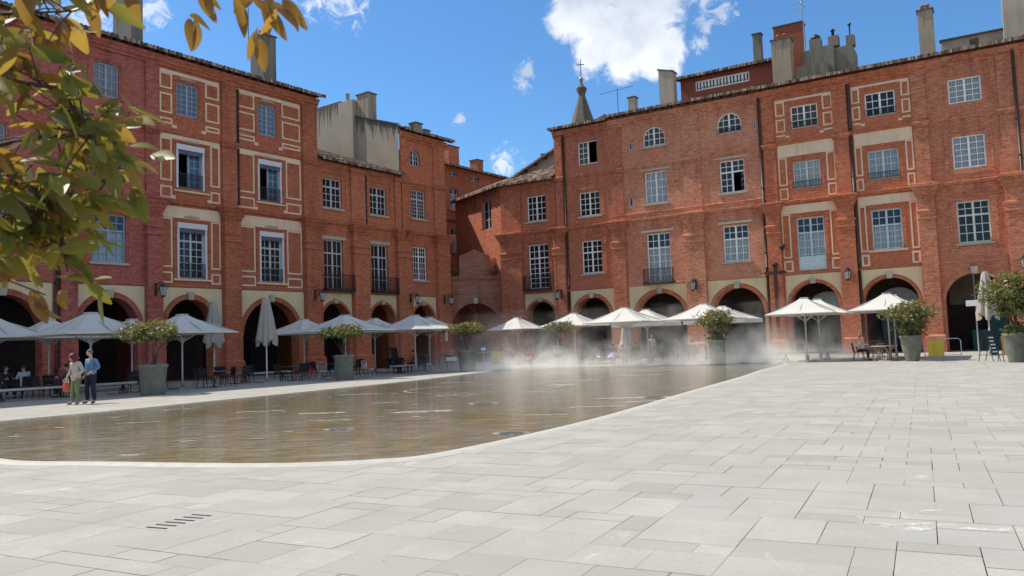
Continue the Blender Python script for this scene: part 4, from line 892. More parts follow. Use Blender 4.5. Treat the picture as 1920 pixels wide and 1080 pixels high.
# ---- B, red brick bay with casement standing open (B, -25.7 .. -20.9)
U = -25.7; d1 = facade('B', 'town_house', 'narrow four-storey red house, its top casement standing open, left of the pale pink brick house', U); W = 4.8; ze = 18.45
X = lambda u: u - U
wins = [(-23.63, -21.92, 15.3, 17.15), (-23.66, -21.9, 11.2, 13.12), (-23.62, -21.9, 6.7, 9.28)]
wb_ = MB(); ops = [arch(X(-22.9), 1.5, 4.85)] + [('r', X(a), X(b), c, d) for a, b, c, d in wins]
wall(wb_, 0, W, 0, ze + .15, ops); shell(wb_, W, ze + .15, ze + 1.3); wb_.build('wall', 'brick_rose', d1)
window(d1, X(-23.63), X(-21.92), 15.3, 17.15, 4, 4, 'frame_white', kind='dark', open_=1, rec=.2); window(d1, X(-23.66), X(-21.9), 11.2, 13.12, 4, 4, 'frame_white', kind='dark', sill='stone'); window(d1, X(-23.62), X(-21.9), 6.7, 9.28, 4, 3, 'frame_white', tz=8.35, trows=2, kind='dark', sill='stone')
cm, _, _ = cornices(d1, [(0, W)], ze, 'brick_rose'); top_cornice(cm, 0, W, ze)
for a, b, c, d in wins: surround(cm, X(a), X(b), c - .1, d, .2, .04, .2)
cm.build('cornice', 'brick_rose', d1)
pilaster(d1, X(-25.68), X(-24.95), ze - .1, mat='brick_rose', cap=10.5)
ring(d1, X(-22.9), 1.5, 3.35, .3, mat='brick_rose'); spandrel(d1, X(-24.7), X(-20.95), X(-22.9), 1.5, 3.35, .3)
pipe(d1, X(-24.8), 0, 5.4, -.13); pipe(d1, X(-24.78), 5.6, 10.2, -.13); pipe(d1, X(-24.8), 10.6, 17.95, -.13, .09)
arcade(d1, W, [(X(-22.9), 1.3, 'dark_wood')]); roof(d1, 0, W, ze - .02, .22, seed=11, ovl=.25)

# ---- B, pale pink brick house with two round-headed windows (B, -20.9 .. -9.5)
U = -20.9; d2 = facade('B', 'town_house', 'pale pink brick house with two round-headed top windows and tall chimneys, centre right', U); W = 11.4; ze = 18.6
X = lambda u: u - U
wins = [(-18.16, -16.4, 11.52, 13.93), (-18.22, -16.4, 5.6, 9.3), (-12.47, -10.7, 11.6, 13.95), (-12.48, -10.67, 6.7, 9.28)]
slits = [(-19.33, -19.02, 15.8, 16.42), (-9.96, -9.72, 15.85, 16.45), (-19.5, -19.16, 11.5, 12.24)]
wb_ = MB(); ops = [arch(X(-17.38), 1.95, 4.85), arch(X(-11.65), 1.8, 4.85)] + [('r', X(a), X(b), c, d) for a, b, c, d in wins + slits] + [('a', X(-17.27), .87, 15.85, 16.45), ('a', X(-11.61), .87, 15.9, 16.5)]
wall(wb_, 0, W, 0, ze + .15, ops); shell(wb_, W, ze + .15, ze + 1.3); wb_.build('wall', 'brick_pink', d2)
window(d2, X(-18.16), X(-16.4), 11.52, 13.93, 4, 4, 'frame_white', kind='curtain', sill='stone'); window(d2, X(-18.22), X(-16.4), 5.6, 9.3, 4, 5, 'frame_white', tz=8.2, trows=2, kind='curtain')
window(d2, X(-12.47), X(-10.7), 11.6, 13.95, 4, 3, 'frame_white', tz=13.1, trows=2, kind='dark', sill='stone', open_=1); window(d2, X(-12.48), X(-10.67), 6.7, 9.28, 4, 3, 'frame_white', tz=8.3, trows=2, kind='curtain', sill='stone')
window(d2, X(-18.14), X(-16.4), 15.85, 17.32, 4, 3, 'frame_white', kind='dark', arch=True, sill='stone', rec=.12); window(d2, X(-12.48), X(-10.74), 15.9, 17.37, 4, 3, 'frame_white', kind='dark', arch=True, rec=.12)
for a, b, c, d in slits: window(d2, X(a), X(b), c, d, 0, 1, 'frame_grey', kind='dark', rec=.1)
for a, b, c, z in ((-18.16, -16.4, 14.02, 0), (-18.22, -16.4, 9.4, 0), (-12.47, -10.7, 14.05, 0), (-12.48, -10.67, 9.4, 0)): lintel(d2, X(a), X(b), c, .14, 'stone', .35)
balcony(d2, X(-18.47), X(-16.22), 5.62, 1.0, .35); balcony(d2, X(-12.45), X(-10.76), 15.92, .3, .03, slab=False)
cm, _, _ = cornices(d2, [(0, W)], ze, 'brick_pink', mids=(10.9, 14.5)); top_cornice(cm, 0, W, ze - .1); cm.build('cornice', 'brick_pink', d2)
for a, b in ((-20.86, -19.82), (-15.21, -13.76)): pilaster(d2, X(a), X(b), ze - .2, mat='brick_rose' if a < -20 else 'brick_pink', lit=.08)
for cx, r, a, b in ((-17.38, 1.95, -19.8, -15.23), (-11.65, 1.8, -13.74, -9.5)):
    ring(d2, X(cx), r, 4.85 - r, .3, mat='brick_orange'); spandrel(d2, X(a), X(b) - .02, X(cx), r, 4.85 - r, .3)
arcade(d2, W, [(X(-17.4), 1.5, 'dark_wood'), (X(-11.7), 1.5, 'dark_wood')])
rfo = roof(d2, 0, W, ze, .2, seed=12); chimney(rfo, X(-17.44), X(-16.28), 2.2, 3.0, 19.0, 22.3, 'beige_render', 0, slant=.35); chimney(rfo, X(-20.1), X(-19.52), 2.3, 2.9, 19, 20.6, 'beige_render', 0)

# attic house behind it
e1 = facade('B', 'attic_house', 'set-back red attic storey with a long row of small windows above the pink house', -16.3); e1.location = (e1.location.x + .5115 * 4, e1.location.y + .859 * 4, 0)
wb_ = MB(); wall(wb_, 0, 7.4, 17, 21.75, [('r', 1.2, 5.35, 20.62, 21.38)]); wb_.face([(0, 0, 17), (0, 5, 17), (0, 5, 22.9), (0, 0, 21.75)]); wb_.face([(7.4, 0, 17), (7.4, 5, 17), (7.4, 5, 22.9), (7.4, 0, 21.75)]); wb_.build('wall', 'red_render', e1)
for k in range(8): window(e1, 1.2 + k * .519, 1.2 + (k + 1) * .519, 20.62, 21.38, 0, 1, 'frame_white', kind='dark', rec=.04, mw=.02)
rb = MB()
for k in range(6): rb.box(1.3 + k * .6, 2.2 + k * .6, -.05, -.03, 20.78 + .0, 20.81)
rb.build('window_bar', 'iron', e1)
rfo = roof(e1, 0, 7.4, 21.75, .2, seed=13, ov=.55, yr=4.6, yb=4.6, ovl=.5); chimney(rfo, 5.55, 6.15, .9, 1.5, 21.9, 24.4, 'grey_render', 0)

# ---- B, house with cream frames (B, -9.5 .. 0.0)
U = -9.5; f1 = facade('B', 'town_house', 'red brick house with cream painted frames and teal-grey windows, right side', U); W = 9.5; ze = 18.55
X = lambda u: u - U
wins = [(-7.38, -5.62, 15.42, 17.0), (-7.43, -5.66, 11.3, 13.15), (-7.42, -5.64, 5.7, 9.28), (-2.68, -.88, 15.4, 16.98), (-2.72, -.9, 11.25, 13.16), (-2.75, -.96, 6.67, 9.28)]
wb_ = MB(); ops = [arch(X(-6.56), 1.55, 4.85), arch(X(-1.9), 1.6, 4.85)] + [('r', X(a), X(b), c, d) for a, b, c, d in wins]
wall(wb_, 0, W, 0, ze + .15, ops); shell(wb_, W, ze + .15, ze + 1.6); wb_.build('wall', 'brick_paint', f1)
for i, (a, b, c, d) in enumerate(wins):
    low = i % 3 == 2
    window(f1, X(a), X(b), c, d, 4, (5 if i == 2 else 4) if low else (4 if i % 3 == 1 else 3), 'frame_teal' if i % 3 else 'frame_white', tz=8.25 if low else None, trows=2, kind='curtain' if i % 3 else 'dark', rec=.12, low_panel=.95 if i == 2 else None, glassmat=None)
    if not low: balcony(f1, X(a), X(b), c + .02, .45, .0 + .02, slab=False, dense=.14)
cm, _, _ = cornices(f1, [(0, W)], ze, 'brick_paint'); top_cornice(cm, 0, W, ze)
for a, b, c, d in wins: surround(cm, X(a), X(b), c - .05, d, .1, .03, .12)
cm.build('cornice', 'brick_paint', f1)
for a, b in ((-9.35, -8.45), (-4.75, -3.72)): pilaster(f1, X(a), X(b), ze - .1, mat='brick_paint')
tr = MB()
for L, Rr, w in ((-8.38, -4.68, .62), (-3.48, -.02, .5)):
    tr.box(X(L), X(Rr), -.018, 0, 17.42, 17.56)
    for (c, d) in ((16.45, 17.42), (15.33, 16.22)): rf(tr, X(L), X(L + w), c, d, .09); rf(tr, X(Rr - w), X(Rr), c, d, .09)
    for s0, s1 in ((L, L + w), (Rr - w, Rr)): tr.box(X(s0), X(s1), -.018, 0, 15.02, 15.12)
    tr.box(X(L + w), X(L + w + .25), -.018, 0, 14.88, 15.02); tr.box(X(Rr - w - .25), X(Rr - w), -.018, 0, 14.88, 15.02)
    tr.box(X(L), X(Rr), -.02, 0, 13.56, 14.40)
    rf(tr, X(L), X(L + w - .05), 11.6, 13.54, .09); rf(tr, X(Rr - w + .05), X(Rr), 11.6, 13.54, .09); rf(tr, X(L), X(L + w - .05), 10.62, 11.4, .09); rf(tr, X(Rr - w + .05), X(Rr), 10.62, 11.4, .09)
    tr.box(X(L), X(Rr), -.02, 0, 9.62, 10.2)
    rf(tr, X(L), X(L + w - .05), 6.6, 9.6, .09); rf(tr, X(Rr - w + .05), X(Rr), 6.6, 9.6, .09); rf(tr, X(L), X(L + w), 5.66, 6.42, .12); rf(tr, X(Rr - w), X(Rr), 5.66, 6.42, .12)
tr.box(X(-3.0), X(-.7), -.1, 0, 6.52, 6.66)
tr.build('painted_frames', 'cream_trim', f1)
for cx, r, a, b in ((-6.56, 1.55, -8.36, -4.8), (-1.9, 1.6, -3.66, -.02)):
    ring(f1, X(cx), r, 4.85 - r, .22, mat='brick_paint'); spandrel(f1, X(a), X(b), X(cx), r, 4.85 - r, .22)
pipe(f1, X(-9.5) + .0, 0, 6.1, -.14, .09); pipe(f1, X(-9.5), 6.1, 10.1, -.14, .09); pipe(f1, X(-9.47), 10.6, 18.0, -.14, .09)
for z0, z1 in ((5.6, 10.1), (10.6, 14.3), (14.7, 17.8)): pipe(f1, X(-3.63), z0, z1, -.13, .1)
pipe(f1, X(-3.62), 0, 5.4, -.13, .09)
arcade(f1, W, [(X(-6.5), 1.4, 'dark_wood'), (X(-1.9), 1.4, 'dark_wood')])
n = 14; y = 4.6
for cx in (-6.5, -1.9):
    lu = MB()
    for k in range(n): t0, t1 = math.pi * k / n, math.pi * (k + 1) / n; lu.face([(X(cx), y, 3.3), (X(cx) + 1.3 * math.cos(t0), y, 3.3 + 1.1 * math.sin(t0)), (X(cx) + 1.3 * math.cos(t1), y, 3.3 + 1.1 * math.sin(t1))])
    lu.build('fanlight', 'frame_teal', f1)
rfo = roof(f1, 0, W, ze, seed=14)
chimney(rfo, X(-8.72), X(-7.42), 1.6, 2.6, 19.0, 22.4, 'tan_render', 2); rb_ = chimney(rfo, X(-9.2), X(-7.1), 5.0, 5.9, 19.5, 24.6, 'red_render', 0)
an = MB(); an.tube([(X(-7.0), 4.9, 20), (X(-7.0), 4.9, 26.6)], .03, 5)
for z, l in ((26.3, .5), (26.0, .6), (25.6, .4)): an.tube([(X(-7.0) - l, 4.9, z), (X(-7.0) + .15, 4.9, z + .1)], .02, 5)
for x in (-.45, -.3, -.15): an.tube([(X(-7.0) + x, 4.7, 26.2), (X(-7.0) + x, 5.1, 26.2)], .015, 4)
an.build('antenna', 'alu', rb_)
gm_ = MB(); gm_.box(X(-6.5), X(-4.9), 4.0, 7, 19, 22.1); gm_.box(X(-4.9), X(-3.7), 4.3, 7, 19, 21.9); gm_.box(X(-7.1), X(-6.5), 4.4, 7, 19, 22.15, 0); gm_.box(X(-7.4), X(-5.2), 3.0, 4.0, 19, 20.6)
go = gm_.build('rendered_block', 'grey_render', rfo)
for x, z, w in ((-6.6, 22.15, .8), (-5.3, 22.1, .7), (-4.1, 21.9, .55)):
    cc = MB(); cc.box(X(x), X(x) + w, 4.4, 5.1, z, z + .75); c_ = cc.build('small_chimney', 'grey_render', go)
cw = MB(); cw.lathe([(.04, 22.6), (.05, 23.4), (.12, 23.45), (.12, 23.6)], 8, (X(-3.85), 4.7)); cw.lathe([(.1, 22.8), (.1, 23.3), (.2, 23.35), (.05, 23.5)], 8, (X(-5.0), 4.8)); cw.lathe([(.32, 22.9), (.38, 23.05), (.3, 23.2), (.1, 23.35)], 8, (X(-6.2), 4.8)); cw.build('cowls', 'iron', go)

# ---- B, plain brick house at the right edge (B, 0 .. 13)
U = 0.0; h1 = facade('B', 'town_house', 'plain brick house with wide windows at the far right edge', U); W = 14.0; ze = 18.55
X = lambda u: u - U
wins = [(2.12, 3.92, 15.38, 16.94), (2.13, 3.9, 11.27, 13.3), (2.11, 3.87, 6.63, 9.23), (7.6, 9.4, 15.38, 16.94), (7.6, 9.4, 11.27, 13.3), (7.6, 9.4, 6.63, 9.23)]
wb_ = MB(); ops = [arch(X(2.82), 1.65, 4.78), arch(X(8.4), 1.65, 4.78)] + [('r', X(a), X(b), c, d) for a, b, c, d in wins]
wall(wb_, 0, W, 0, ze + .15, ops); shell(wb_, W, ze + .15, ze + 1.6); wb_.build('wall', 'brick_plain', h1)
for i, (a, b, c, d) in enumerate(wins):
    low = i % 3 == 2
    window(h1, X(a), X(b), c, d, 4, 3 if low else (5 if i % 3 else 4), 'frame_cream' if low else 'frame_white', tz=8.35 if low else None, trows=2, kind='dark' if low else 'curtain', rec=.12, sill='stone' if low else None)
cm, _, _ = cornices(h1, [(0, W)], ze, 'brick_plain'); top_cornice(cm, 0, W, ze)
for a, b, c, d in wins: surround(cm, X(a), X(b), c - .1, d, .12, .04, .28); 
for z0_, z1_ in ((5.75, 6.45), (10.62, 11.0)): pm_ = MB(); rf(pm_, X(1.5), X(4.3), z0_, z1_, .06, .03); pm_.build('panel_moulding', 'brick_plain', h1)
cm.build('cornice', 'brick_plain', h1)
for a, b in ((.02, .95), (4.7, 6.1), (10.2, 11.4)): pilaster(h1, X(a), X(b), ze - .1, mat='brick_plain', cap=10.55)
for cx in (2.82, 8.4): ring(h1, X(cx), 1.65, 3.13, .3, mat='brick_plain', key='stone')
pipe(h1, X(5.65), 10.6, 18, -.3, .09)
arcade(h1, W, [(X(8.4), 1.4, 'dark_wood')])
sf = MB(); sf.box(X(3.3), X(4.6), 3.6, 3.7, 0, 2.6); sf.box(X(2.4), X(3.3), 3.5, 3.58, 0, 1.3); sf.build('shop_shutters', 'shop_teal', h1)
bw_ = MB(); bw_.face([(X(1.2), 4.6, 3.0), (X(4.5), 4.6, 3.0), (X(4.5), 4.6, 5.0), (X(1.2), 4.6, 5.0)]); bw_.build('back_wall_panel', 'arcade_cream', h1)
rfo = roof(h1, 0, W, ze, seed=15, per=.34)
chimney(rfo, X(.67), X(1.55), 1.6, 2.5, 19.0, 22.25, 'tan_render', 2); chimney(rfo, X(5.4), X(7.6), 2.2, 3.2, 19, 24.5, 'beige_render', 0)
dm = MB(); dm.box(X(1.85), X(5.4), 4.0, 4.3, 19.2, 20.7); dm.box(X(3.5), X(4.0), 3.97, 4.0, 20.1, 20.5, 1); dm.box(X(1.75), X(5.5), 3.8, 4.4, 20.7, 20.78, 1); dm.build('dormer_wall', ['beige_render', 'slate'], rfo)

# ---- church spire
sp_ = thing('church_spire', 'grey stone church spire with ball and cross rising behind the roofs', 'spire', (10.75, 110, 0))
mb = MB(); mb.lathe([(5.2, 0), (5.2, 20), (4.6, 21), (2.9, 27), (1.62, 32.0), (.5, 35.6), (.48, 35.9), (.74, 36.6), (.76, 36.8), (.42, 37.1), (.2, 37.5), (.14, 37.8)], 8, sm=False); mb.build('spire', 'slate', sp_)
mb = MB(); mb.lathe([(.05, 37.75), (.28, 37.9), (.33, 38.1), (.28, 38.3), (.05, 38.42)], 12); mb.build('ball', 'gold', sp_)
mb = MB(); mb.box(-.045, .045, -.045, .045, 38.4, 41.0); mb.box(-.5, .5, -.05, .05, 40.15, 40.24); mb.build('cross', 'iron', sp_)
# ---- aerial behind the roofs
aa = thing('roof_aerial', 'thin tilted aerial poking up beside the church spire', 'aerial', (10.6, 74, 0)); mb = MB(); mb.tube([(0, 0, 17), (0, 0, 25.1)], .03, 5); mb.tube([(-1.7, 0, 24.6), (1.5, 0, 25.3)], .02, 4)
for k in range(4): mb.tube([(.6 + k * .2, -.3, 25.1 + k * .05), (.6 + k * .2, .3, 25.2 + k * .05)], .015, 4)
mb.build('rod', 'iron', aa)

# ------------------------------------------------------------------ street furniture
def PA(u, y):  # point in front of facade A (y metres out)
    c, s = math.cos(AZA), math.sin(AZA); return (OA[0] + u * c + y * s, OA[1] + u * s - y * c)
def PB(u, y):
    c, s = math.cos(AZB), math.sin(AZB); return (OB[0] + u * c + y * s, OB[1] + u * s - y * c)

def make_umbrella(name, label, loc, rz, s=1.72, valance=False, mat='canvas', group='open café umbrellas', ztop=3.3, zed=2.5):
    t = thing(name, label, 'umbrella', (*loc, 0), rz, group)
    cv = MB(); n = 5
    # pyramid canopy with slightly sagging panels; square plan
    cor = [(-s, -s), (s, -s), (s, s), (-s, s)]
    for k in range(4):
        a, b = Vector(cor[k]), Vector(cor[(k + 1) % 4]); mid = (a + b) / 2
        for (p, q_) in ((a, mid), (mid, b)):
            prev = None
            for j in range(n + 1):
                f = .10 + .90 * j / n; sag = .085 * math.sin(math.pi * (f - .1) / .9); z = ztop - (ztop - zed) * ((f - .1) / .9) - sag
                row = [(*(p * f), z), (*(q_ * f), z - (.02 if j else 0))]
                if prev: cv.face([prev[0], row[0], row[1], prev[1]]); cv.face([(v[0], v[1], v[2] - .012) for v in (prev[1], row[1], row[0], prev[0])])
                prev = row
    cv.box(-.2, .2, -.2, .2, ztop + .01, ztop + .05); cv.box(-s * .1, s * .1, -s * .1, s * .1, ztop - .03, ztop + .0)
    for k in range(4):
        a, b = Vector(cor[k]), Vector(cor[(k + 1) % 4]); h = .24 if valance else .05
        cv.face([(*a, zed), (*b, zed), (*b, zed - h), (*a, zed - h)])
    cv.build('canopy', mat, t)
    p = MB(); p.tube([(0, 0, .05), (0, 0, ztop)], .036, 8); p.tube([(0, 0, 2.0), (0, 0, 2.3)], .06, 8); p.build('pole', 'pole', t)
    rb = MB()
    for k in range(8):
        c = Vector(cor[k // 2]) if k % 2 == 0 else (Vector(cor[k // 2]) + Vector(cor[(k // 2 + 1) % 4])) / 2
        rb.tube([(*(c * .08), ztop - .06), (*(c * .98), zed - .02)], .018, 4); rb.tube([(*(c * .02), 2.12), (*(c * .52), (ztop + zed) / 2 - .09)], .02, 4)
    rb.build('ribs', 'pole', t)
    bs = MB(); bs.box(-.42, .42, -.42, .42, 0, .08); bs.lathe([(.09, .08), (.07, .35)], 8); bs.build('base', 'concrete', t)
    return t
def make_closed(label, loc, rz, ztop=4.25, zb=1.95):
    t = thing('umbrella', label, 'umbrella', (*loc, 0), rz, 'folded café umbrellas')
    cv = MB(); N = 32; rnd = random.Random(int(loc[0] * 10)); ph = [rnd.uniform(-.25, .25) for _ in range(N)]
    prof = [(.13, ztop), (.16, ztop - .05), (.20, ztop - .4), (.26, ztop - .9), (.33, ztop - 1.4), (.40, ztop - 1.9), (.43, zb + .25), (.42, zb)]
    vs = []; fs = []
    for i, (r, z) in enumerate(prof):
        for k in range(N):
            an = 2 * math.pi * k / N; f = 1 + (.28 * math.cos(an * 8 + .4 * math.sin(i)) + ph[k] * .35) * min(1, i / 3)
            zz = z + (.16 * math.cos(an * 4) + .08 * ph[k] if i == len(prof) - 1 else 0)
            vs.append((r * f * math.cos(an), r * f * math.sin(an), zz))
    for i in range(len(prof) - 1):
        for k in range(N): fs.append((i * N + k, i * N + (k + 1) % N, (i + 1) * N + (k + 1) % N, (i + 1) * N + k))
    fs.append(tuple(range(N))); cv.idx(vs, fs, 0, True); cv.build('folded_canopy', 'canvas_folded', t)
    p = MB(); p.tube([(0, 0, .05), (0, 0, ztop + .05)], .036, 8); p.tube([(0, 0, ztop), (0, 0, ztop + .06)], .12, 10); p.build('pole', 'pole', t)
    bs = MB(); bs.box(-.42, .42, -.42, .42, 0, .08); bs.lathe([(.09, .08), (.07, .35)], 8); bs.build('base', 'concrete', t)
    return t
ra, rb2 = AZA, AZB
UM = [
 ('open grey umbrella cut off by the left edge of the photo', (-21.2, 32.5), ra, 1.75, 0, 'canvas'),
 ('open grey umbrella behind the one cut off by the left edge', (-20.9, 36.0), ra, 1.6, 0, 'canvas'),
 ('open grey umbrella above the man in the blue shirt', (-16.9, 32.0), ra, 1.75, 0, 'canvas'),
 ('open grey umbrella half hidden behind the leftmost potted shrub', (-18.5, 38.8), ra, 1.6, 0, 'canvas'),
 ('open grey umbrella right of the leftmost potted shrub', (-14.9, 36.0), ra, 1.72, 0, 'canvas'),
 ('open grey umbrella right of the large folded umbrella', (-12.2, 46.6), ra, 1.75, 0, 'canvas'),
 ('open grey umbrella above the second potted shrub from the left', (-9.0, 42.8), ra, 1.9, 0, 'canvas'),
 ('open grey umbrella mostly hidden between the second shrub and the first white sunlit umbrella', (-8.5, 49.0), ra, 1.7, 0, 'canvas'),
 ('leftmost bright white sunlit umbrella, in front of the narrow orange house', (-5.7, 46.3), ra, 1.7, 0, 'canvas'),
 ('open umbrella directly behind the leftmost bright white one', (-5.3, 50.4), ra, 1.6, 0, 'canvas'),
 ('half shaded umbrella standing in front of the gateway corner', (.3, 56.9), ra, 1.55, 0, 'canvas'),
 ('white umbrella in front of the low corner house', (4.0, 52.4), rb2, 1.75, 0, 'canvas'),
 ('white umbrella standing over the child in the lilac skirt', (6.5, 46.5), rb2, 1.85, 0, 'canvas'),
 ('white umbrella with a valance behind the one over the child', (8.4, 50.4), rb2, 1.7, 1, 'canvas'),
 ('large white umbrella behind the shrub in the middle of the mist', (10.8, 45.2), rb2, 1.85, 0, 'canvas'),
 ('white umbrella with a deep valance, partly hidden behind the large one in the mist', (13.0, 49.6), rb2, 1.9, 1, 'canvas'),
 ('white umbrella on its own in front of the right arches, nearest of its pair', (15.3, 42.0), rb2, 1.68, 0, 'canvas'),
 ('white umbrella hidden behind the lone white one on the right', (16.8, 44.1), rb2, 1.65, 0, 'canvas'),
 ('white umbrella partly hidden by the round pot shrub on the right', (18.8, 40.2), rb2, 1.68, 0, 'canvas'),
 ('white umbrella directly behind the one by the round pot', (20.1, 42.3), rb2, 1.65, 0, 'canvas'),
]
for lb_, loc, rz, s, va, mt in UM: make_umbrella('umbrella', lb_, loc, rz + random.uniform(-.05, .05), s, bool(va), mt)
make_closed('folded beige umbrella left of the brick pier between the cream-framed windows', (-15.6, 41.7), .3)
make_closed('folded beige umbrella in the middle of the large second arch, left side', (-12.35, 40.0), .9)
make_closed('folded beige umbrella beside the shrubs at the far right', (24.3, 41.0), .2)
make_closed('small folded umbrella deep in the shade behind the child in the lilac skirt', (7.9, 56.2), .5, 2.9, .9)

# planters
def foliage(mb, c, rx, rz_, n, rnd, low=0.35, size=.11, flat=.5):
    for _ in range(n):
        while True:
            x, y, z = (rnd.uniform(-1, 1) for _ in range(3)); d = math.sqrt(x * x + y * y + z * z)
            if .001 < d <= 1: break
        if z < -low: z = -low + rnd.random() * .3
        f = (.55 + .45 * rnd.random()) / max(d, .3); f = min(f, 1.08 / max(d, .01)); x, y, z = x * f, y * f, z * f
        lump = 1 + .22 * math.sin(5 * x + 2 * y + c[0]) + .16 * math.sin(7 * y - 3 * z + 1.3 * c[1])
        p = Vector((c[0] + x * rx * lump, c[1] + y * rx * lump, c[2] + z * rz_ * (1 + .18 * math.sin(6 * x + 4 * y))))
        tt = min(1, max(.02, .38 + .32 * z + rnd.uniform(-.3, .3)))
        for _k in range(2):
            d1 = Vector((rnd.gauss(0, 1), rnd.gauss(0, 1), rnd.gauss(.1, .6))).normalized(); d2 = d1.cross(Vector((rnd.gauss(0, 1), rnd.gauss(0, 1), rnd.gauss(0, 1)))).normalized()
            s = size * rnd.uniform(.6, 1.25); pp = p + Vector((rnd.gauss(0, .05), rnd.gauss(0, .05), rnd.gauss(0, .04)))
            mb.face([pp - d1 * s, pp + d2 * s * .34, pp + d1 * s, pp - d2 * s * .34], t=tt)
def planter(label, loc, ph, pw, pz, fw, seed, taper=.72, big=0, n=1000, cz=None, red=0):
    t = thing('potted_shrub', label, 'potted shrub', (*loc, 0), 0, 'large potted shrubs round the plaza'); rnd = random.Random(seed); r = pw / 2
    pb = MB(); pb.lathe([(r * taper, 0), (r * taper * 1.04, .05), (r * .86, ph * .5), (r * .93, ph * .86), (r * 1.0, ph * .9), (r * 1.02, ph), (r * .9, ph), (r * .88, ph - .1)], 20); pb.build('pot', 'pot', t)
    so = MB(); so.lathe([(r * .88, ph - .12), (r * .4, ph - .04)], 14); so.build('soil', 'soil', t)
    st = MB()
    for k in range(6):
        a = rnd.uniform(0, 6.28); e = rnd.uniform(.3, .75) * fw / 2; h = pz - .25
        P = [(rnd.uniform(-.12, .12), rnd.uniform(-.12, .12), ph - .1)]
        for f in (.35, .7, 1): P.append((math.cos(a) * e * f ** 1.2 + rnd.gauss(0, .03), math.sin(a) * e * f ** 1.2 + rnd.gauss(0, .03), ph + (h - ph) * f))
        st.tube(P, .028, 5, .01)
    st.build('stems', 'bark', t)
    fb = MB(); zc = cz or (ph + pz) / 2 + .22; foliage(fb, (0, 0, zc + (0 if big else .12)), fw / 2 * .93, (pz - zc - (0 if big else .1)) * 1.02, n, rnd, .25)
    if big: foliage(fb, (.1, 0, zc - .5), fw / 2 * .7, .7, n // 3, rnd); foliage(fb, (0, 0, ph + .1), r * .85, .3, n // 5, rnd)
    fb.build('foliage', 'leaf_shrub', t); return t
planter('leftmost potted shrub, in the tall green-grey pot right of the walking couple', (-14.2, 31.5), 1.19, 1.12, 2.88, 2.35, 1, .8)
planter('second potted shrub from the left, beside metal café chairs', (-8.5, 40.0), 1.24, 1.05, 2.66, 2.35, 2, .82)
planter('potted shrub left of the yellow banner by the gateway', (-2.72, 46.2), 1.22, 1.1, 2.78, 2.35, 3, .8, n=1100)
planter('potted shrub in the mist right of the yellow banner at the pool corner', (2.9, 49.9), 1.25, 1.0, 2.7, 2.05, 4, .6, n=1100)
planter('potted shrub in the thickest mist, in front of the large white umbrella', (10.8, 42.8), 1.3, .98, 2.95, 2.0, 5, .85, 1, 800)
planter('round green potted shrub between the wooden table and the yellow panel', (18.6, 37.6), 1.2, 1.0, 2.8, 2.15, 6, .55, 1, 1000)
planter('biggest potted shrub, towering at the right edge beside the orange board', (20.35, 32.6), 1.18, .95, 3.7, 2.3, 7, .6, 1, 2000, 2.75)
sm_ = thing('empty_pot', 'pale green pot cut by the right edge in front of the biggest shrub', 'pot', (20.55, 31.3, 0)); pb = MB(); pb.lathe([(.26, 0), (.28, .05), (.40, .6), (.45, 1.02), (.5, 1.06), (.5, 1.14), (.43, 1.14), (.4, 1.0)], 20); pb.build('pot', 'pot', sm_)

# benches
def bench(label, a, b, lit=True):
    a, b = Vector(a), Vector(b); d = b - a; L = d.length; t = thing('stone_bench', label, 'bench', (*((a + b) / 2), 0), math.atan2(d.y, d.x), 'long pale benches at the edge of the terraces')
    s = MB(); s.box(-L / 2, L / 2, -.22, .22, .40, .48); s.build('seat', 'bench_stone', t)
    for x in (-L / 2 + .5, L / 2 - .5):
        l = MB(); l.tube([(x - .12, -.12, 0), (x, 0, .40), (x + .12, .12, 0)], .025, 5); l.tube([(x - .12, .12, 0), (x, 0, .40), (x + .12, -.12, 0)], .025, 5); l.build('leg', 'iron', t)
bench('long bench in shade behind the walking couple', (-19.5, 29.5), (-16.1, 34.0))
bench('long bench in shade below the folded umbrella of the second arch', (-14.1, 40.6), (-12.1, 43.3))
bench('long bench with one sunlit end left of the mist', (-7.0, 46.0), (-5.2, 48.8))
bench('long bench catching the sun behind the child in the lilac skirt', (6.0, 47.6), (8.4, 46.2))
bench('long bench under the lone white umbrella on the right', (14.3, 43.9), (17.0, 42.3))

# tables and chairs
def chair(label, loc, rz, metal=False, proto={}):
    key = metal
    if key in proto:
        t = dup(proto[key]); t.location = (*loc, 0); t.rotation_euler.z = rz; t['label'] = label; return t
    t = thing('cafe_chair', label, 'chair', (*loc, 0), rz, 'metal café chairs' if metal else 'dark café chairs'); m1 = 'alu' if metal else 'wicker'
    s = MB(); s.box(-.22, .22, -.22, .22, .43, .47); s.build('seat', m1, t)
    b = MB()
    for k in range(5): x = -.18 + k * .09; b.tube([(x, .22, .47), (x * 1.05, .28, .86)], .014, 4)
    b.tube([(-.22, .22, .45), (-.23, .28, .86), (0, .30, .9), (.23, .28, .86), (.22, .22, .45)], .018, 5)
    if not metal: b.face([(-.22, .23, .5), (.22, .23, .5), (.23, .285, .86), (-.23, .285, .86)])
    b.build('backrest', m1, t)
    for x in (-1, 1):
        for y in (-1, 1): l = MB(); l.tube([(x * .19, y * .19, .44), (x * .24, y * .25, 0)], .016, 5); l.build('leg', 'alu' if metal else 'wicker', t)
    proto[key] = t; return t
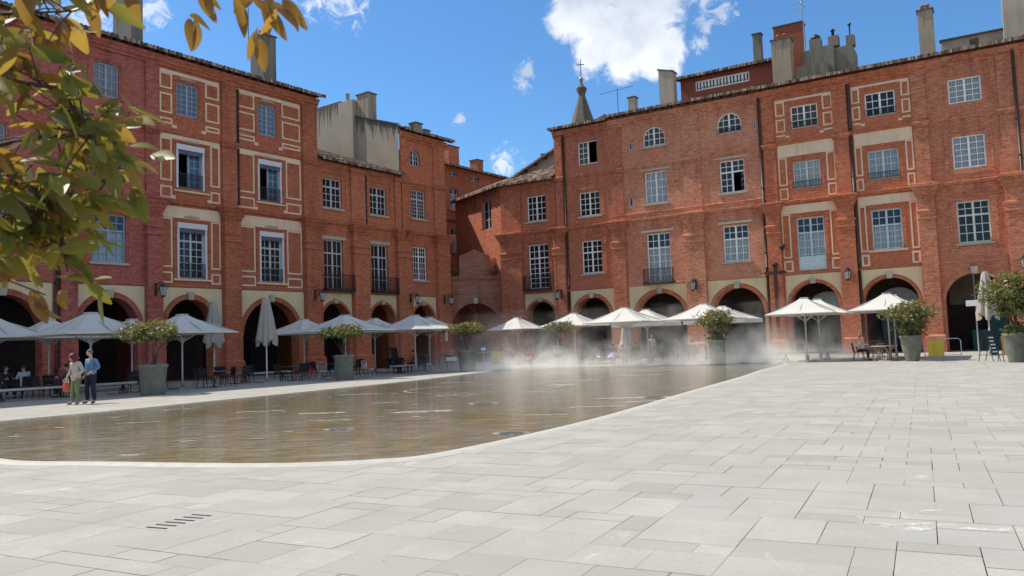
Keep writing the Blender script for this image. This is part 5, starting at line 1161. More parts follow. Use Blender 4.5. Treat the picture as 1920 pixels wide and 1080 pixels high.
def table(label, loc, rz=0, proto={}, wood=False):
    key = wood
    if key in proto:
        t = dup(proto[key]); t.location = (*loc, 0); t.rotation_euler.z = rz; t['label'] = label; return t
    t = thing('cafe_table', label, 'table', (*loc, 0), rz, 'wooden folding tables' if wood else 'dark café tables')
    s = MB(); s.box(-.42, .42, -.42, .42, .70, .735); s.build('tabletop', 'wood_light' if wood else 'table_dark', t)
    l = MB()
    if wood:
        for y in (-.3, .3): l.tube([(-.33, y, 0), (.3, y, .7)], .022, 5); l.tube([(.33, y, 0), (-.3, y, .7)], .022, 5)
    else: l.tube([(0, 0, .02), (0, 0, .7)], .035, 6); l.box(-.25, .25, -.04, .04, 0, .03); l.box(-.04, .04, -.25, .25, 0, .03)
    l.build('table_base', 'wood_light' if wood else 'iron', t); proto[key] = t; return t
rnd = random.Random(11); WHERE = []
spotsA = [(-17, 8.6, 'under the umbrella at the left edge'), (-13.6, 8.2, 'behind the seated people, left'), (-10.8, 9.6, 'behind the walking couple'), (-7.8, 10.2, 'behind the leftmost potted shrub'), (-5.2, 8.0, 'right of the leftmost potted shrub'), (-2.5, 9.0, 'left of the second folded umbrella'), (1.2, 7.4, 'right of the second folded umbrella'), (3.6, 6.6, 'in front of the orange house with balconies'), (5.6, 9.8, 'beside the second potted shrub'), (9.6, 8.4, 'left of the first white umbrella'), (12.6, 7.4, 'behind the first white umbrella')]
spotsB = [(-24, 7.0, 'in the mist by the corner house'), (-20.5, 8.2, 'in the mist left of the child'), (-17.2, 8.6, 'behind the sunlit bench'), (-13.4, 7.2, 'under the large white umbrella in the mist'), (-10.4, 8.8, 'right of the shrub in the mist'), (-6.2, 6.2, 'behind the lone white umbrella'), (-2.2, 6.8, 'in the shade left of the round pot')]
import itertools
side = {0: 'left', 1: 'right', 2: 'near', 3: 'far'}
for (sp_list, PF, az) in ((spotsA, PA, AZA), (spotsB, PB, AZB)):
    for i, (u, y, w) in enumerate(sp_list):
        x0, y0 = PF(u, y); table('dark café table ' + w, (x0, y0), az)
        for k, (dx, dy, rz) in enumerate(((-.72, 0, math.pi / 2), (.72, 0, -math.pi / 2), (0, -.72, math.pi), (0, .72, 0))):
            if rnd.random() < .12: continue
            c, s = math.cos(az), math.sin(az); x, yy = x0 + dx * c - dy * s, y0 + dx * s + dy * c
            chair('dark café chair, %s side, table %s' % (side[k], w.replace(' by the corner house', ' by corner house').replace('under the large white umbrella in the mist', 'under large white umbrella in mist')), (x, yy), az + rz + rnd.uniform(-.3, .3))
for lb_, loc, rz in (('silvery metal chair left of the second potted shrub, left one of two', (-9.7, 40.6), .4), ('silvery metal chair left of the second potted shrub, with a blue jacket on it', (-9.05, 40.7), -.3), ('silvery metal chair just right of the second potted shrub', (-7.55, 41.4), 1.2), ('silvery metal chair in the mist left of the child', (5.1, 48.8), .5)): chair(lb_, loc, rz, True)
jk = MB(); jk.box(-.24, .24, .24, .36, .45, .88); jk.box(-.2, .2, -.15, .24, .48, .56); tag(jk.build('jacket', plain('blue_jacket', (.02, .05, .16), .9), None, (-9.05, 40.7, 0), -.3), 'dark blue jacket hung over a metal chair', 'jacket')
table('folding wooden table beside the round green pot', (17.85, 38.9), .5, wood=True)
table('folding wooden table half behind the one beside the round pot', (18.4, 39.9), .3, wood=True)

# menu boards, barriers, banners
def aboard(label, loc, rz, mat, h=1.15, rows=True, w=.5):
    t = thing('menu_board', label, 'menu board', (*loc, 0), rz); f = MB()
    for sgn in (-1, 1):
        for x in (-w / 2, w / 2): f.tube([(x, sgn * .32, 0), (x, sgn * .03, h)], .02, 5)
    f.tube([(-w / 2, 0, h), (w / 2, 0, h)], .02, 5); f.build('frame', 'iron', t)
    p = MB(); z0 = .28; y = lambda z: -(.32 - .29 * z / h) - .02
    p.face([(-w / 2 + .02, y(z0), z0), (w / 2 - .02, y(z0), z0), (w / 2 - .02, y(h), h), (-w / 2 + .02, y(h), h)]); p.build('panel', mat, t)
    if rows:
        r = MB()
        for k in range(5): z = z0 + .1 + k * .15; r.face([(-w / 2 + .07, y(z) - .01, z), (w / 2 - .07 - .05 * (k % 2), y(z) - .01, z), (w / 2 - .07 - .05 * (k % 2), y(z + .06) - .01, z + .06), (-w / 2 + .07, y(z + .06) - .01, z + .06)])
        r.build('cards', 'white', t)
    return t
aboard('black menu stand with rows of white cards left of the orange board', (20.3, 34.4), .5, 'black', 1.3)
aboard('plain orange wooden sandwich board beside the biggest potted shrub', (20.65, 33.6), -.2, 'board_orange', 1.05, False, .62)
aboard('tall dark blackboard stand behind the long bench left of the mist', (-7.1, 47.0), .9, 'black', 1.5, False)
def barrier(label, a, b, banner=None, blabel=None, h=1.0):
    a, b = Vector(a), Vector(b); d = b - a; L = d.length; az = math.atan2(d.y, d.x); t = thing('metal_barrier', label, 'barrier', (*((a + b) / 2), 0), az, None)
    m = MB(); m.tube([(-L / 2, 0, 0), (-L / 2, 0, h - .1), (-L / 2 + .1, 0, h), (L / 2 - .1, 0, h), (L / 2, 0, h - .1), (L / 2, 0, 0)], .022, 6); m.tube([(-L / 2, 0, .25), (L / 2, 0, .25)], .015, 5)
    m.box(L / 2 - .05, L / 2 + .05, -.25, .25, 0, .03); m.box(-L / 2 - .05, -L / 2 + .05, -.25, .25, 0, .03); m.build('rails', 'alu', t)
    if banner:
        x0, x1 = banner; n = MB(); n.box(x0, x1, -.05, -.03, .2, h - .03); bo = n.build('banner', 'yellow', None, tuple(t.location), az); tag(bo, blabel, 'banner')
        k = MB(); w = x1 - x0; k.box(x0 + w * .3, x0 + w * .38, -.055, -.05, .22, h - .05); k.box(x0 + w * .46, x0 + w * .53, -.055, -.05, .22, h - .05); ko = k.build('stripes', 'orange_band', bo)
barrier('metal barrier with a yellow panel right of the round potted shrub', (19.05, 37.3), (20.35, 36.6), (-.6, .05), 'yellow panel with orange stripes hung on the barrier right of the round pot')
barrier('metal barrier with a yellow banner beside the gateway shrub in the mist', (-2.6, 50.6), (-.6, 51.2), (.1, .95), 'yellow banner with orange stripes in the mist near the gateway')
bs = thing('blue_sign', 'small blue and white sign above the yellow banner in the mist', 'sign', (-1.95, 50.7, 0), .2); m_ = MB(); m_.box(-.02, .02, 0, .04, 0, 1.1); m_.build('post', 'alu', bs); m_ = MB(); m_.box(-.22, .22, -.03, -.005, 1.08, 1.35); m_.build('panel', 'blue_sign', bs); m_ = MB(); m_.box(-.16, .14, -.034, -.03, 1.13, 1.3); m_.build('face', 'white', bs)
ps = thing('poster', 'narrow white poster on the pier by the gateway', 'poster', (*PA(19.6, .42), 0), AZA); m_ = MB(); m_.box(-.13, .13, -.02, .0, 1.9, 2.75); m_.build('sheet', 'white', ps)
ps = MB(); ps.box(-.35, .35, -.02, .0, .55, .78); tag(ps.build('plaque', 'white', None, (-3.95, 50.2, 0), .3), 'small white notice in the mist left of the gateway shrub', 'notice')

# wall lanterns
def lantern(label, P, az, proj=.75, proto=[]):
    if proto: t = dup(proto[0]); t.location = (*P, 0); t.rotation_euler.z = az; t['label'] = label; return t
    t = thing('wall_lantern', label, 'lantern', (*P, 0), az, 'iron lanterns on wall brackets'); b = MB()
    b.box(-.07, .07, -.05, 0, 4.9, 5.6); b.tube([(0, -.03, 5.5), (0, -proj * .6, 5.62), (0, -proj, 5.55)], .025, 6); b.tube([(0, -.03, 5.0), (0, -proj * .4, 5.2), (0, -proj * .7, 5.55)], .02, 6); b.build('bracket', 'iron', t)
    h = MB(); h.lathe([(.02, 5.55), (.08, 5.5), (.1, 5.42), (.24, 5.36), (.25, 5.33), (.22, 5.33)], 6, (0, -proj), sm=False); h.lathe([(.12, 4.85), (.14, 4.82), (.1, 4.78), (.02, 4.74)], 6, (0, -proj), sm=False)
    for k in range(6): a = math.pi * k / 3; h.tube([(.22 * math.cos(a), -proj + .22 * math.sin(a), 5.34), (.12 * math.cos(a), -proj + .12 * math.sin(a), 4.84)], .013, 4)
    h.build('lantern_head', 'iron', t)
    g_ = MB(); g_.lathe([(.2, 5.33), (.11, 4.86)], 6, (0, -proj), sm=False); g_.build('lantern_glass', 'lamp_glass', t); proto.append(t); return t
for u, w in ((-4.95, 'between the far-left deep red house and the cream-framed red house'), (6.35, 'between the cream-framed red house and the house with two balconies'), (15.6, 'over the arch left of the narrow orange house'), (19.55, 'on the pier beside the gateway arch')): lantern('iron wall lantern ' + w, PA(u, .36), AZA)
for u, w in ((-25.35, 'right of the low corner house balcony'), (-14.5, 'between the two arches of the pale pink brick house'), (-4.25, 'in the middle of the cream-framed house on the right'), (5.4, 'on the pier at the far right edge')): lantern('iron wall lantern ' + w, PB(u, .36), AZB)
cx = thing('cross_shape', 'large dark brown cross shape on the brick pier left of the right cream-framed arch', 'cross', (*PB(-8.9, .40), 0), AZB)  # cross form of dark brown bars, proud of the pilaster
m_ = MB(); m_.box(-.1, .1, -.14, -.02, 1.6, 6.25); m_.build('shaft', 'cross_brown', cx); m_ = MB(); m_.box(-.72, -.1, -.13, -.03, 5.56, 5.74); m_.box(.1, .72, -.13, -.03, 5.56, 5.74); m_.lathe([(.12, 6.1), (.26, 6.2), (.1, 6.38)], 8, (0, -.08)); m_.build('arms', 'cross_brown', cx)
hp = thing('hanging_pot', 'small dark hanging pot on the pier above the brown cross', 'pot', (*PB(-8.35, .45), 0), AZB); m_ = MB(); m_.lathe([(.08, 7.15), (.17, 7.3), (.2, 7.5), (.1, 7.55)], 8); m_.build('pot', 'iron', hp)
sl_ = thing('sign_post', 'slim grey post with a white plate under the far right arch', 'sign post', (*PB(2.75, .6), 0), AZB); m_ = MB(); m_.tube([(0, 0, 0), (0, 0, 4.75)], .05, 6); m_.build('post', 'pipe_grey', sl_); m_ = MB(); m_.box(-.5, .12, -.08, -.05, 2.75, 3.1); m_.build('plate', 'white', sl_)

# plants on the gateway
def bush(label, loc, r, n, seed, parent=None):
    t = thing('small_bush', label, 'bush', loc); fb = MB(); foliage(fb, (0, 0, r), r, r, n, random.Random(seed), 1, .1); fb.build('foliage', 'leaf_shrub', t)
    st = MB(); st.tube([(0, 0, 0), (.02, 0, r)], .02, 5); st.build('stem', 'bark', t)
bush('leafy bush growing on the gateway beside the corner house', (-1.3, 66.9, 7.2), .55, 220, 31); bush('dark plant on the gateway beside the narrow orange house', (-4.7, 66.4, 7.2), .4, 160, 32)

# ------------------------------------------------------------------ people
def skinmesh(chains, name, mat, parent, sub=1):
    """chains: lists of (point, radius); first point of a later chain may repeat an earlier point to branch"""
    vs = []; rr = []; es = []; key = {}
    for ch_ in chains:
        prev = None
        for p, r in ch_:
            k = tuple(round(x, 4) for x in p)
            if k not in key: key[k] = len(vs); vs.append(p); rr.append(r)
            i = key[k]
            if prev is not None and prev != i: es.append((prev, i))
            prev = i
    me = bpy.data.meshes.new(name); me.from_pydata([tuple(v) for v in vs], es, []); o = bpy.data.objects.new(name, me); COL.objects.link(o)
    md = o.modifiers.new('s', 'SKIN'); me.skin_vertices[0].data[0].use_root = True
    for i, r in enumerate(rr): me.skin_vertices[0].data[i].radius = r if isinstance(r, tuple) else (r, r)
    o.modifiers.new('b', 'SUBSURF').levels = sub; o.modifiers['b'].render_levels = sub
    bpy.context.view_layer.update(); dg = bpy.context.evaluated_depsgraph_get(); nm = bpy.data.meshes.new_from_object(o.evaluated_get(dg))
    o.modifiers.clear(); o.data = nm; nm.name = name; nm.materials.clear(); nm.materials.append(mat)
    for p in nm.polygons: p.use_smooth = True
    o.parent = parent; return o
def V(*a): return Vector(a)
SKIN = plain('skin', (.52, .30, .22), .55, var=.05)
def mat_(c, n='cloth', r=.85): return plain(n, c, r, var=.15)
def hand(wrist, dirv, side, sc_=1.0):
    """palm and five fingers from the wrist along dirv; side = thumb direction"""
    d = dirv.normalized(); s = side.normalized(); n = d.cross(s); ch = []; palm = wrist + d * .05 * sc_; kn = wrist + d * .085 * sc_
    ch.append([(wrist, .022 * sc_), (palm, (.034 * sc_, .016 * sc_)), (kn, (.036 * sc_, .014 * sc_))])
    for k, L in enumerate((.07, .08, .075, .058)):
        b = kn + s * (.027 - .018 * k) * sc_; ch.append([(kn, (.036 * sc_, .014 * sc_)), (b, .009 * sc_), (b + d * L * .5 * sc_ + n * .01 * sc_, .008 * sc_), (b + d * L * .85 * sc_ + n * .035 * sc_, .007 * sc_)])
    ch.append([(palm, (.034 * sc_, .016 * sc_)), (palm + s * .038 * sc_, .011 * sc_), (palm + s * .055 * sc_ + d * .04 * sc_, .009 * sc_)]); return ch
def person(label, loc, rz, J, top=None, trousers=None, hair=(.1, .08, .07), skirt=None, jacket=None, scale=1.0, shoes=(.02, .02, .02), tr_r=1.0, sleeves=True, hairlong=0, fingers=True, beard=False, belly=1.0, barelegs=False):
    t = thing('person', label, 'person', (*loc, 0) if len(loc) == 2 else loc, rz); t.scale = (scale,) * 3
    g = lambda k: Vector(J[k])
    pel, ch_, nk, hd = g('pelvis'), g('chest'), g('neck'), g('head'); wst = (pel + ch_) / 2
    up = (hd - nk).normalized(); fwd = Vector(J.get('face', (0, -1, 0))).normalized()
    C = [[(pel, (.13, .10)), (wst, (.125 * belly, .095 * belly)), (ch_, (.14, .10)), (nk, .052), (nk + up * .06, .055), (hd - up * .06 + fwd * .01, (.066, .075)), (hd, (.076, .092)), (hd + up * .07, (.068, .08)), (hd + up * .105, .035)]]
    C.append([(hd, (.076, .092)), (hd + fwd * .098 - up * .015, .016)])
    for s in ('L', 'R'):
        sh, el, wr = g('sh' + s), g('el' + s), g('wr' + s); hp_, kn, an, to = g('hip' + s), g('kn' + s), g('an' + s), g('to' + s)
        C.append([(ch_, (.14, .10)), (sh, .052), ((sh + el) / 2, .045), (el, .038), ((el + wr) / 2, .034), (wr, .024)])
        d = (wr - el).normalized(); sd_ = Vector(J.get('th' + s, (0, -1, 0)))
        if fingers: C += hand(wr, d, sd_)
        else: C.append([(wr, .024), (wr + d * .08, .03)])
        C.append([(pel, (.13, .10)), (hp_, .085), ((hp_ + kn) / 2, .07), (kn, .052), ((kn + an) / 2, .048), (an, .034), (to, .03)])
    skinmesh(C, 'body', SKIN, t, 1)
    hm = mat_(hair, 'hair', .7); hb = []; e = .012 + hairlong * .01
    sideax = up.cross(fwd).normalized(); back = -fwd
    hb.append([(hd + back * .035 - up * .03, (.07 + e, .07 + e)), (hd + back * .03 + up * .02, (.085 + e, .085 + e)), (hd + back * .018 + up * .075, (.088 + e, .092 + e)), (hd + up * .13 + back * .005, (.055 + e, .055 + e))])
    if hairlong: hb.append([(hd + back * .035 - up * .03, (.07 + e, .07 + e)), (hd + back * .055 - up * .09, .075)]); hb.append([(hd + back * .03 + up * .02, (.085 + e, .085 + e)), (hd + back * .01 + sideax * .075 - up * .02, .045), (hd + back * .01 + sideax * .07 - up * .07, .03)]); hb.append([(hd + back * .03 + up * .02, (.085 + e, .085 + e)), (hd + back * .01 - sideax * .075 - up * .02, .045), (hd + back * .01 - sideax * .07 - up * .07, .03)])
    skinmesh(hb, 'hair', hm, t, 1)
    eb = MB()
    for s in (-1, 1): c = hd + fwd * .085 + sideax * s * .03 + up * .005; eb.box(c.x - .011, c.x + .011, c.y - .006, c.y + .006, c.z - .006, c.z + .006)
    m2 = hd + fwd * .083 - up * .05; eb.box(m2.x - .022, m2.x + .022, m2.y - .005, m2.y + .005, m2.z - .004, m2.z + .004); eb.build('eyes_and_mouth', mat_((.06, .02, .02), 'features'), t)
    if top:
        tm = mat_(top, 'shirt'); a = 1.12; S = [[(pel + Vector((0, 0, -.09)), (.14 * belly, .115 * belly)), (pel + (ch_ - pel) * .06, (.145 * belly, .118 * belly)), (wst, (.145 * belly, .115 * belly)), (ch_, (.158, .118)), (nk - (nk - ch_) * .25, .085)]]
        for s in ('L', 'R'):
            sh, el, wr = g('sh' + s), g('el' + s), g('wr' + s); endp = wr if sleeves else (sh + el) / 2
            S.append([(ch_, (.158, .118)), (sh, .068)] + ([((sh + el) / 2, .058), (el, .05), ((el + wr) / 2, .043), (wr + (el - wr) * .1, .036)] if sleeves else [((sh + el) / 2, .056)]))
        skinmesh(S, 'shirt', tm, t, 1)
    if jacket:
        jm = mat_(jacket, 'jacket'); lo = pel + Vector((0, 0, -.2)); S = [[(lo, (.205, .165)), (pel + Vector((0, 0, .05)), (.19, .15)), (wst, (.18, .14)), (ch_, (.185, .14)), (nk - (nk - ch_) * .2, .08)]]
        for s in ('L', 'R'):
            sh, el, wr = g('sh' + s), g('el' + s), g('wr' + s); S.append([(ch_, (.168, .128)), (sh, .075), ((sh + el) / 2, .064), (el, .056), (wr + (el - wr) * .12, .046)])
        skinmesh(S, 'jacket', jm, t, 1)
        bl = MB(); cpt = ch_ + fwd * .128; z0, z1 = wst.z - .12, nk.z - .06
        bl.face([(cpt.x - .055, cpt.y - .012, z0), (cpt.x + .03, cpt.y - .014, z0), (cpt.x + .045, cpt.y - .01, z1 - .05), (cpt.x, cpt.y + .04, z1), (cpt.x - .06, cpt.y - .006, z1 - .05)]); bl.build('blouse', mat_((.16, .13, .11), 'blouse'), t)
    if trousers:
        pm = mat_(trousers, 'trousers'); S = [[(pel + Vector((0, 0, .16)), (.134 * belly, .106 * belly)), (pel + Vector((0, 0, .05)), (.14 * belly, .112 * belly)), (pel, (.142, .112))]]
        for s in ('L', 'R'):
            hp_, kn, an = g('hip' + s), g('kn' + s), g('an' + s); S.append([(pel, (.142, .112)), (hp_, .095 * tr_r), ((hp_ + kn) / 2, .082 * tr_r), (kn, .066 * tr_r), ((kn + an) / 2, .06 * tr_r), (an + (kn - an) * .06, .054 * tr_r)])
        skinmesh(S, 'trousers', pm, t, 1)
    if skirt:
        k = MB(); k.lathe([(.13, pel.z + .1), (.2, pel.z), (.36, pel.z - .16), (.38, pel.z - .2), (.30, pel.z - .2)], 18, (pel.x, pel.y), fn=lambda i, z: 1 + .05 * math.sin(i * 2.1)); k.build('skirt', mat_(skirt, 'skirt'), t)
    for s in ('L', 'R'):
        an, to = g('an' + s), g('to' + s); skinmesh([[(an + Vector((0, .0, -.02)), .048), (an + (to - an) * .5 + Vector((0, 0, -.01)), (.045, .04)), (to, (.045, .032))]], 'shoe', mat_(shoes, 'shoe', .5), t, 1)
    return t
# man in blue shirt: faces towards the camera, slightly to his right, hand at belt
JM = dict(pelvis=(0, 0, .96), chest=(.0, -.01, 1.32), neck=(0, -.01, 1.50), head=(-.02, -.04, 1.64), face=(-.45, -.9, -.12),
          shL=(.20, 0, 1.43), elL=(.33, .05, 1.17), wrL=(.17, -.13, 1.02), thL=(0, 0, 1), shR=(-.20, 0, 1.43), elR=(-.25, .02, 1.15), wrR=(-.27, -.04, .93), thR=(0, -1, 0),
          hipL=(.1, 0, .9), knL=(.12, -.02, .5), anL=(.13, .04, .08), toL=(.17, -.12, .035), hipR=(-.1, 0, .9), knR=(-.1, -.08, .5), anR=(-.1, -.05, .08), toR=(-.14, -.22, .035))
person('man in a light blue shirt and navy trousers walking beside a woman', (-14.22, 26.95), R(-26), JM, top=(.085, .20, .33), trousers=(.008, .010, .024), hair=(.13, .105, .09), belly=1.3, scale=1.03, tr_r=1.2)
JW = dict(pelvis=(0, 0, .90), chest=(-.01, -.02, 1.22), neck=(-.02, -.06, 1.38), head=(-.03, -.12, 1.49), face=(-.25, -.9, -.5),
          shL=(.18, -.01, 1.31), elL=(.27, .06, 1.08), wrL=(.24, -.12, .93), thL=(0, 0, 1), shR=(-.18, -.01, 1.31), elR=(-.30, .02, 1.07), wrR=(-.40, -.06, .86), thR=(0, -1, 0),
          hipL=(.09, 0, .84), knL=(.12, -.06, .46), anL=(.12, .02, .08), toL=(.14, -.13, .035), hipR=(-.09, 0, .84), knR=(-.06, -.07, .46), anR=(-.05, -.10, .08), toR=(-.07, -.26, .035))
person('red-haired woman in a cream jacket and lime green trousers carrying an orange bag', (-14.60, 26.72), R(-28), JW, trousers=(.15, .19, .08), jacket=(.46, .40, .33), hair=(.14, .012, .02), hairlong=3, scale=1.04, tr_r=1.05, belly=1.15, shoes=(.15, .12, .12))
bg_ = thing('handbag', 'orange-red handbag hanging from the hand of the red-haired woman', 'handbag', (-15.02, 26.9, 0), R(-28)); m_ = MB()
m_.lathe([(.02, .40), (.14, .42), (.19, .50), (.18, .62), (.13, .72), (.02, .74)], 14, (0, 0)); o = m_.build('bag_body', plain('bag_leather', (.45, .075, .03), .5), bg_); o.scale = (1, .5, 1)
m_ = MB(); m_.tube([(-.09, -.03, .7), (-.06, -.03, .84), (.0, -.02, .88), (.06, -.03, .84), (.09, -.03, .7)], .01, 5); m_.tube([(-.09, .03, .7), (-.06, .03, .84), (.0, .02, .88), (.06, .03, .84), (.09, .03, .7)], .01, 5); m_.build('handles', 'white', bg_)
JS = dict(pelvis=(0, 0, .55), chest=(0, -.04, .90), neck=(0, -.06, 1.08), head=(0, -.1, 1.21), face=(0, -1, -.1),
          shL=(.19, -.04, 1.02), elL=(.24, -.14, .80), wrL=(.14, -.36, .80), thL=(0, 0, 1), shR=(-.19, -.04, 1.02), elR=(-.24, -.14, .80), wrR=(-.14, -.36, .80), thR=(0, 0, 1),
          hipL=(.1, -.04, .53), knL=(.14, -.44, .52), anL=(.14, -.42, .09), toL=(.14, -.58, .035), hipR=(-.1, -.04, .53), knR=(-.14, -.44, .52), anR=(-.14, -.42, .09), toR=(-.14, -.58, .035))
def seated(label, loc, rz, top, jacket=None, hair=(.05, .04, .03), trousers=(.02, .02, .03)):
    person(label, loc, rz, JS, top=None if jacket else top, jacket=jacket, trousers=trousers, hair=hair, fingers=True)
    chair('chair under the ' + label.replace('long ', ''), loc[:2] if False else (loc[0], loc[1]), rz)
seated('seated person in a pale jacket at the far left', (-19.9, 32.6), R(-120), None, (.45, .45, .47))
seated('seated person in dark clothes behind the bench at the left edge', (-20.9, 32.9), R(60), (.03, .03, .04))
seated('seated man in dark clothes left of the walking couple', (-18.0, 32.4), R(-70), (.05, .045, .05))
seated('seated person in a pale blouse left of the wooden table', (17.3, 40.4), R(60), (.55, .5, .48), hair=(.2, .14, .1))
seated('seated person in a blue top behind the long bench left of the mist', (-7.3, 48.4), R(60), (.04, .07, .22))
seated('seated person in brown by the first white umbrella', (-6.1, 49.0), R(-80), (.3, .12, .07))
seated('seated person in grey under the umbrella in the mist', (9.2, 50.2), R(20), (.25, .25, .27))
seated('seated person in a dark top behind the child in the mist', (7.4, 48.9), R(-30), (.05, .05, .06))
seated('seated person in navy under the large white umbrella in the mist', (10.0, 48.2), R(-60), (.03, .04, .08))
seated('seated person in black deep under the pink house arch', (10.9, 49.2), R(-20), (.02, .02, .03))
JC = dict(pelvis=(0, 0, .66), chest=(0, -.01, .90), neck=(0, -.01, 1.03), head=(0, -.02, 1.14), face=(.3, -1, -.1),
          shL=(.13, 0, .98), elL=(.22, .02, .82), wrL=(.30, -.06, .72), thL=(0, -1, 0), shR=(-.13, 0, .98), elR=(-.26, 0, .9), wrR=(-.38, -.05, .98), thR=(0, -1, 0),
          hipL=(.07, 0, .6), knL=(.08, -.02, .34), anL=(.08, .02, .07), toL=(.09, -.1, .03), hipR=(-.07, 0, .6), knR=(-.08, -.03, .34), anR=(-.08, 0, .07), toR=(-.1, -.12, .03))
person('child in a lilac skirt standing in the mist at the pool edge', (5.75, 46.9), R(-10), JC, top=(.06, .05, .06), skirt=(.42, .36, .66), hair=(.03, .02, .02), shoes=(.3, .2, .2))
JS2 = dict(JM); JS2['wrL'] = (.26, -.06, .92); JS2['elL'] = (.26, .03, 1.15)
person('standing person in a pale shirt under the arcade of the pink house, in the mist', (9.2, 53.6), R(20), JS2, top=(.5, .5, .48), trousers=(.05, .05, .06))
person('pink-clad child in the mist left of the pool-corner shrub', (1.0, 50.3), R(10), JC, top=(.5, .2, .2), skirt=(.5, .22, .24), hair=(.2, .05, .04), scale=.95)

# ------------------------------------------------------------------ near tree at the left
tree = thing('leafy_tree', 'near leafy branches turning yellow and orange hanging in at the upper left', 'tree', (-1.75, 1.25, 0))
TX, TY = -1.75, 1.25
rnd = random.Random(21)
tk = MB(); tk.tube([(0, 0, 0), (.02, .01, 1.0), (-.02, .03, 1.9), (.03, .02, 2.7), (0, 0, 3.3)], .07, 10, .03); tk.build('trunk', 'bark', tree)
BR = [  # branches in world metres, from the trunk
 [(-1.72, 1.27, 1.55), (-1.2, 1.42, 1.66), (-.95, 1.5, 1.74), (-.82, 1.52, 1.82), (-.74, 1.5, 1.85)],
 [(-1.72, 1.27, 1.9), (-1.2, 1.4, 2.0), (-.97, 1.46, 2.03), (-.86, 1.5, 2.02), (-.80, 1.5, 1.95), (-.78, 1.52, 1.88)],
 [(-1.7, 1.27, 1.6), (-1.25, 1.4, 1.72), (-.98, 1.45, 1.80), (-.90, 1.47, 1.78), (-.86, 1.48, 1.74), (-.83, 1.5, 1.71)],
 [(-1.7, 1.27, 2.2), (-1.2, 1.4, 2.26), (-.9, 1.5, 2.22), (-.6, 1.55, 2.23), (-.52, 1.52, 2.20), (-.44, 1.5, 2.185)],
 [(-1.7, 1.27, 1.5), (-1.2, 1.36, 1.60), (-1.0, 1.42, 1.67), (-.96, 1.45, 1.665)],
 [(-1.7, 1.27, 2.1), (-1.2, 1.38, 2.12), (-.95, 1.48, 2.16), (-.82, 1.5, 2.17)],
 [(-1.7, 1.27, 1.75), (-1.2, 1.45, 1.80), (-1.0, 1.5, 1.83), (-.88, 1.55, 1.78)],
 [(-1.7, 1.27, 1.7), (-1.3, 1.55, 1.86), (-1.02, 1.62, 1.95), (-.88, 1.66, 1.98), (-.82, 1.66, 1.95)],
]
bm_ = MB()
loc_ = lambda p: (p[0] - TX, p[1] - TY, p[2])
for B_ in BR: bm_.tube([loc_(p) for p in B_], .008, 6, .0018)
lf = MB()
def leaf_at(p, d, L, tt):
    """one folded, drooping leaf blade"""
    p = Vector(p); d = Vector(d).normalized(); side = d.cross(Vector((rnd.gauss(0, .5), rnd.gauss(-.6, .6), rnd.gauss(.4, .6)))).normalized(); n = side.cross(d).normalized()
    W = L * rnd.uniform(.19, .28); N = 7; mid = []; le = []; ri = []; curl = rnd.uniform(-.10, .30); fold = rnd.uniform(.15, .5); wv = rnd.uniform(0, 6)
    for i in range(N + 1):
        f = i / N; w = W * (math.sin(math.pi * min(1, f * .93 + .03)) ** .8) * (1 - .25 * f); c = p + d * (L * f) - n * (curl * L * f * f) - Vector((0, 0, 1)) * (.12 * L * f * f)
        mid.append(c); up_ = n * (w * fold * (1 + .25 * math.sin(wv + 5 * f))); le.append(c - side * w + up_); ri.append(c + side * w + up_)
    vs = mid + le + ri; k = N + 1; fs = []
    for i in range(N): fs += [(i, i + 1, k + i + 1, k + i), (i + 1, i, 2 * k + i, 2 * k + i + 1)]
    lf.idx(vs, fs, 0, True, tt)
def spray(c, out, n, size, tmean):
    """a twig end with a rosette of leaves"""
    c = Vector(c); LIM = [(1.55, -1.0), (1.60, -.92), (1.64, -.82), (1.70, -.75), (1.80, -.70), (1.87, -.72), (2.0, -.80), (2.12, -.80), (2.4, -.80)]
    if size > 0 and not (c.z > 2.14 and out[2] < -.6):
        lim = -.8
        for (z0, x0), (z1, x1) in zip(LIM, LIM[1:]):
            if z0 <= c.z <= z1: lim = x0 + (x1 - x0) * (c.z - z0) / (z1 - z0) + .03
        if c.z < 1.55 or c.x > lim: return
    for k in range(n):
        d = Vector(out) + Vector((rnd.gauss(0, .55), rnd.gauss(0, .45), rnd.gauss(-.12, .45))); tt = min(1, max(.02, tmean + rnd.gauss(0, .24)))
        q_ = c + Vector((rnd.gauss(0, .012), rnd.gauss(0, .012), rnd.gauss(0, .012))); leaf_at(loc_(q_), d, size * rnd.uniform(.75, 1.2), tt)
def along(B_, f):
    n = len(B_) - 1; i = min(n - 1, int(f * n)); t = f * n - i; return Vector(B_[i]) * (1 - t) + Vector(B_[i + 1]) * t
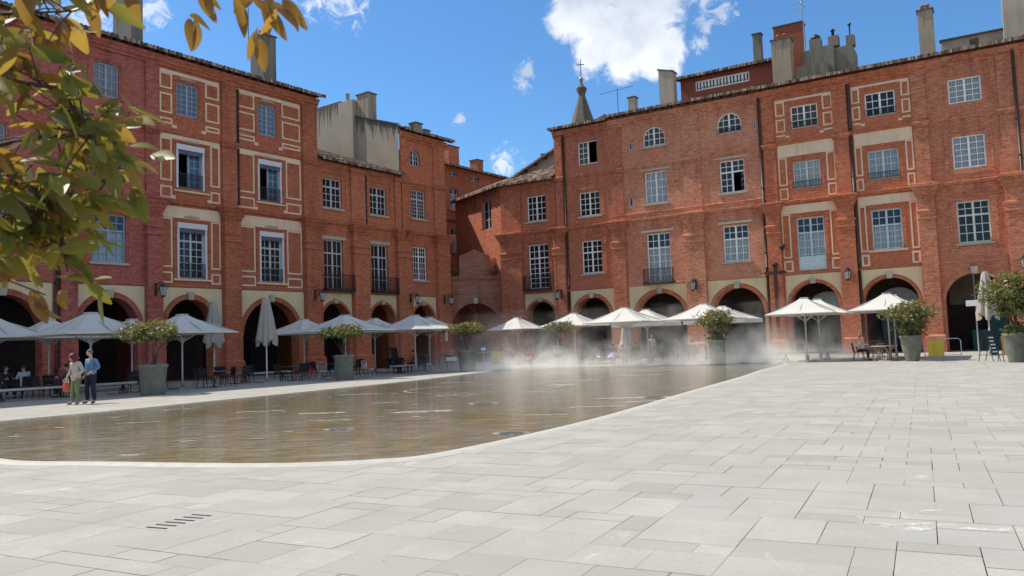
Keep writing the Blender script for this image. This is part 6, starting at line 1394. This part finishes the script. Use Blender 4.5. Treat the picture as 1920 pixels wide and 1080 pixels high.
for bi, B_ in enumerate(BR):
    top = bi == 3
    m_n = 36 if bi not in (3, 4) else (13 if top else 5)
    for k in range(m_n):
        f = .34 + .66 * (k + rnd.random()) / m_n; c = along(B_, f)
        off = Vector((rnd.gauss(-.02, .055), rnd.gauss(0, .06), rnd.gauss(0, .05) if not top else rnd.gauss(.0, .012)))
        q_ = c + off
        if off.length > .03 and q_.x < -.8: bm_.tube([loc_(c), loc_((c + q_) / 2 + Vector((0, 0, .006))), loc_(q_)], .002, 4, .0013)
        hot = .50 + (.25 if c.z > 2.02 and c.z < 2.2 and c.x < -.85 else 0) + (.55 if bi == 4 else 0) + (.42 if top else 0) + max(0, (c.x + .72)) * 1.5
        spray(q_, (.55, -.1, -.25) if not top else (.35, 0, -.9), 2 if rnd.random() < .5 else 3, .064 if not top else .060, hot + rnd.gauss(0, .08))
bm_.build('branches', 'twig', tree)
lo = lf.build('foliage', 'leaf_tree', tree); tag(lo, kind='stuff')

# ------------------------------------------------------------------ mist over the far end of the pool
def mist(name, lo, hi, rz, dens, seed, cut=.5, sc0=.55):
    q = NT('mist'); q.t.nodes.remove(q.b); v = q.coord('Object'); tcn = q.n('ShaderNodeTexCoord'); sp = q.n('ShaderNodeSeparateXYZ'); q.l(tcn.outputs['Generated'], sp.inputs[0])
    ad = q.n('ShaderNodeVectorMath', operation='ADD'); q.l(v, ad.inputs[0]); ad.inputs[1].default_value = (seed, seed * .7, 0)
    n = q.noise(ad.outputs[0], sc0, 6, .66, .9)
    hz = q.math('POWER', q.math('SUBTRACT', 1.0, sp.outputs[2]), 3.0)
    def edge(s): return q.math('MULTIPLY', q.rng(s, 0, .22), q.rng(s, 1, .78))
    e = q.math('MULTIPLY', edge(sp.outputs[0]), edge(sp.outputs[1]))
    n2 = q.rng(q.math('ADD', n, q.math('MULTIPLY', hz, .09)), cut + .06, cut + .26)
    dn = q.math('MULTIPLY', q.math('MULTIPLY', n2, e), q.math('MULTIPLY', q.math('ADD', hz, .05), dens))
    pv = q.n('ShaderNodeVolumePrincipled'); pv.inputs['Color'].default_value = (1, .99, .97, 1); q.l(dn, pv.inputs['Density']); pv.inputs['Anisotropy'].default_value = 0; q.l(pv.outputs[0], q.o.inputs['Volume'])
    c = [(a + b) / 2 for a, b in zip(lo, hi)]; h = [(b - a) / 2 for a, b in zip(lo, hi)]; m_ = MB(); m_.box(-h[0], h[0], -h[1], h[1], -h[2], h[2]); o = m_.build(name, q.m, None, c, rz); tag(o, kind='stuff'); return o
mist('mist', (-6.5, 41.5, .03), (20.5, 53.0, 3.4), R(-14), .8, 3.1, .44, .6)
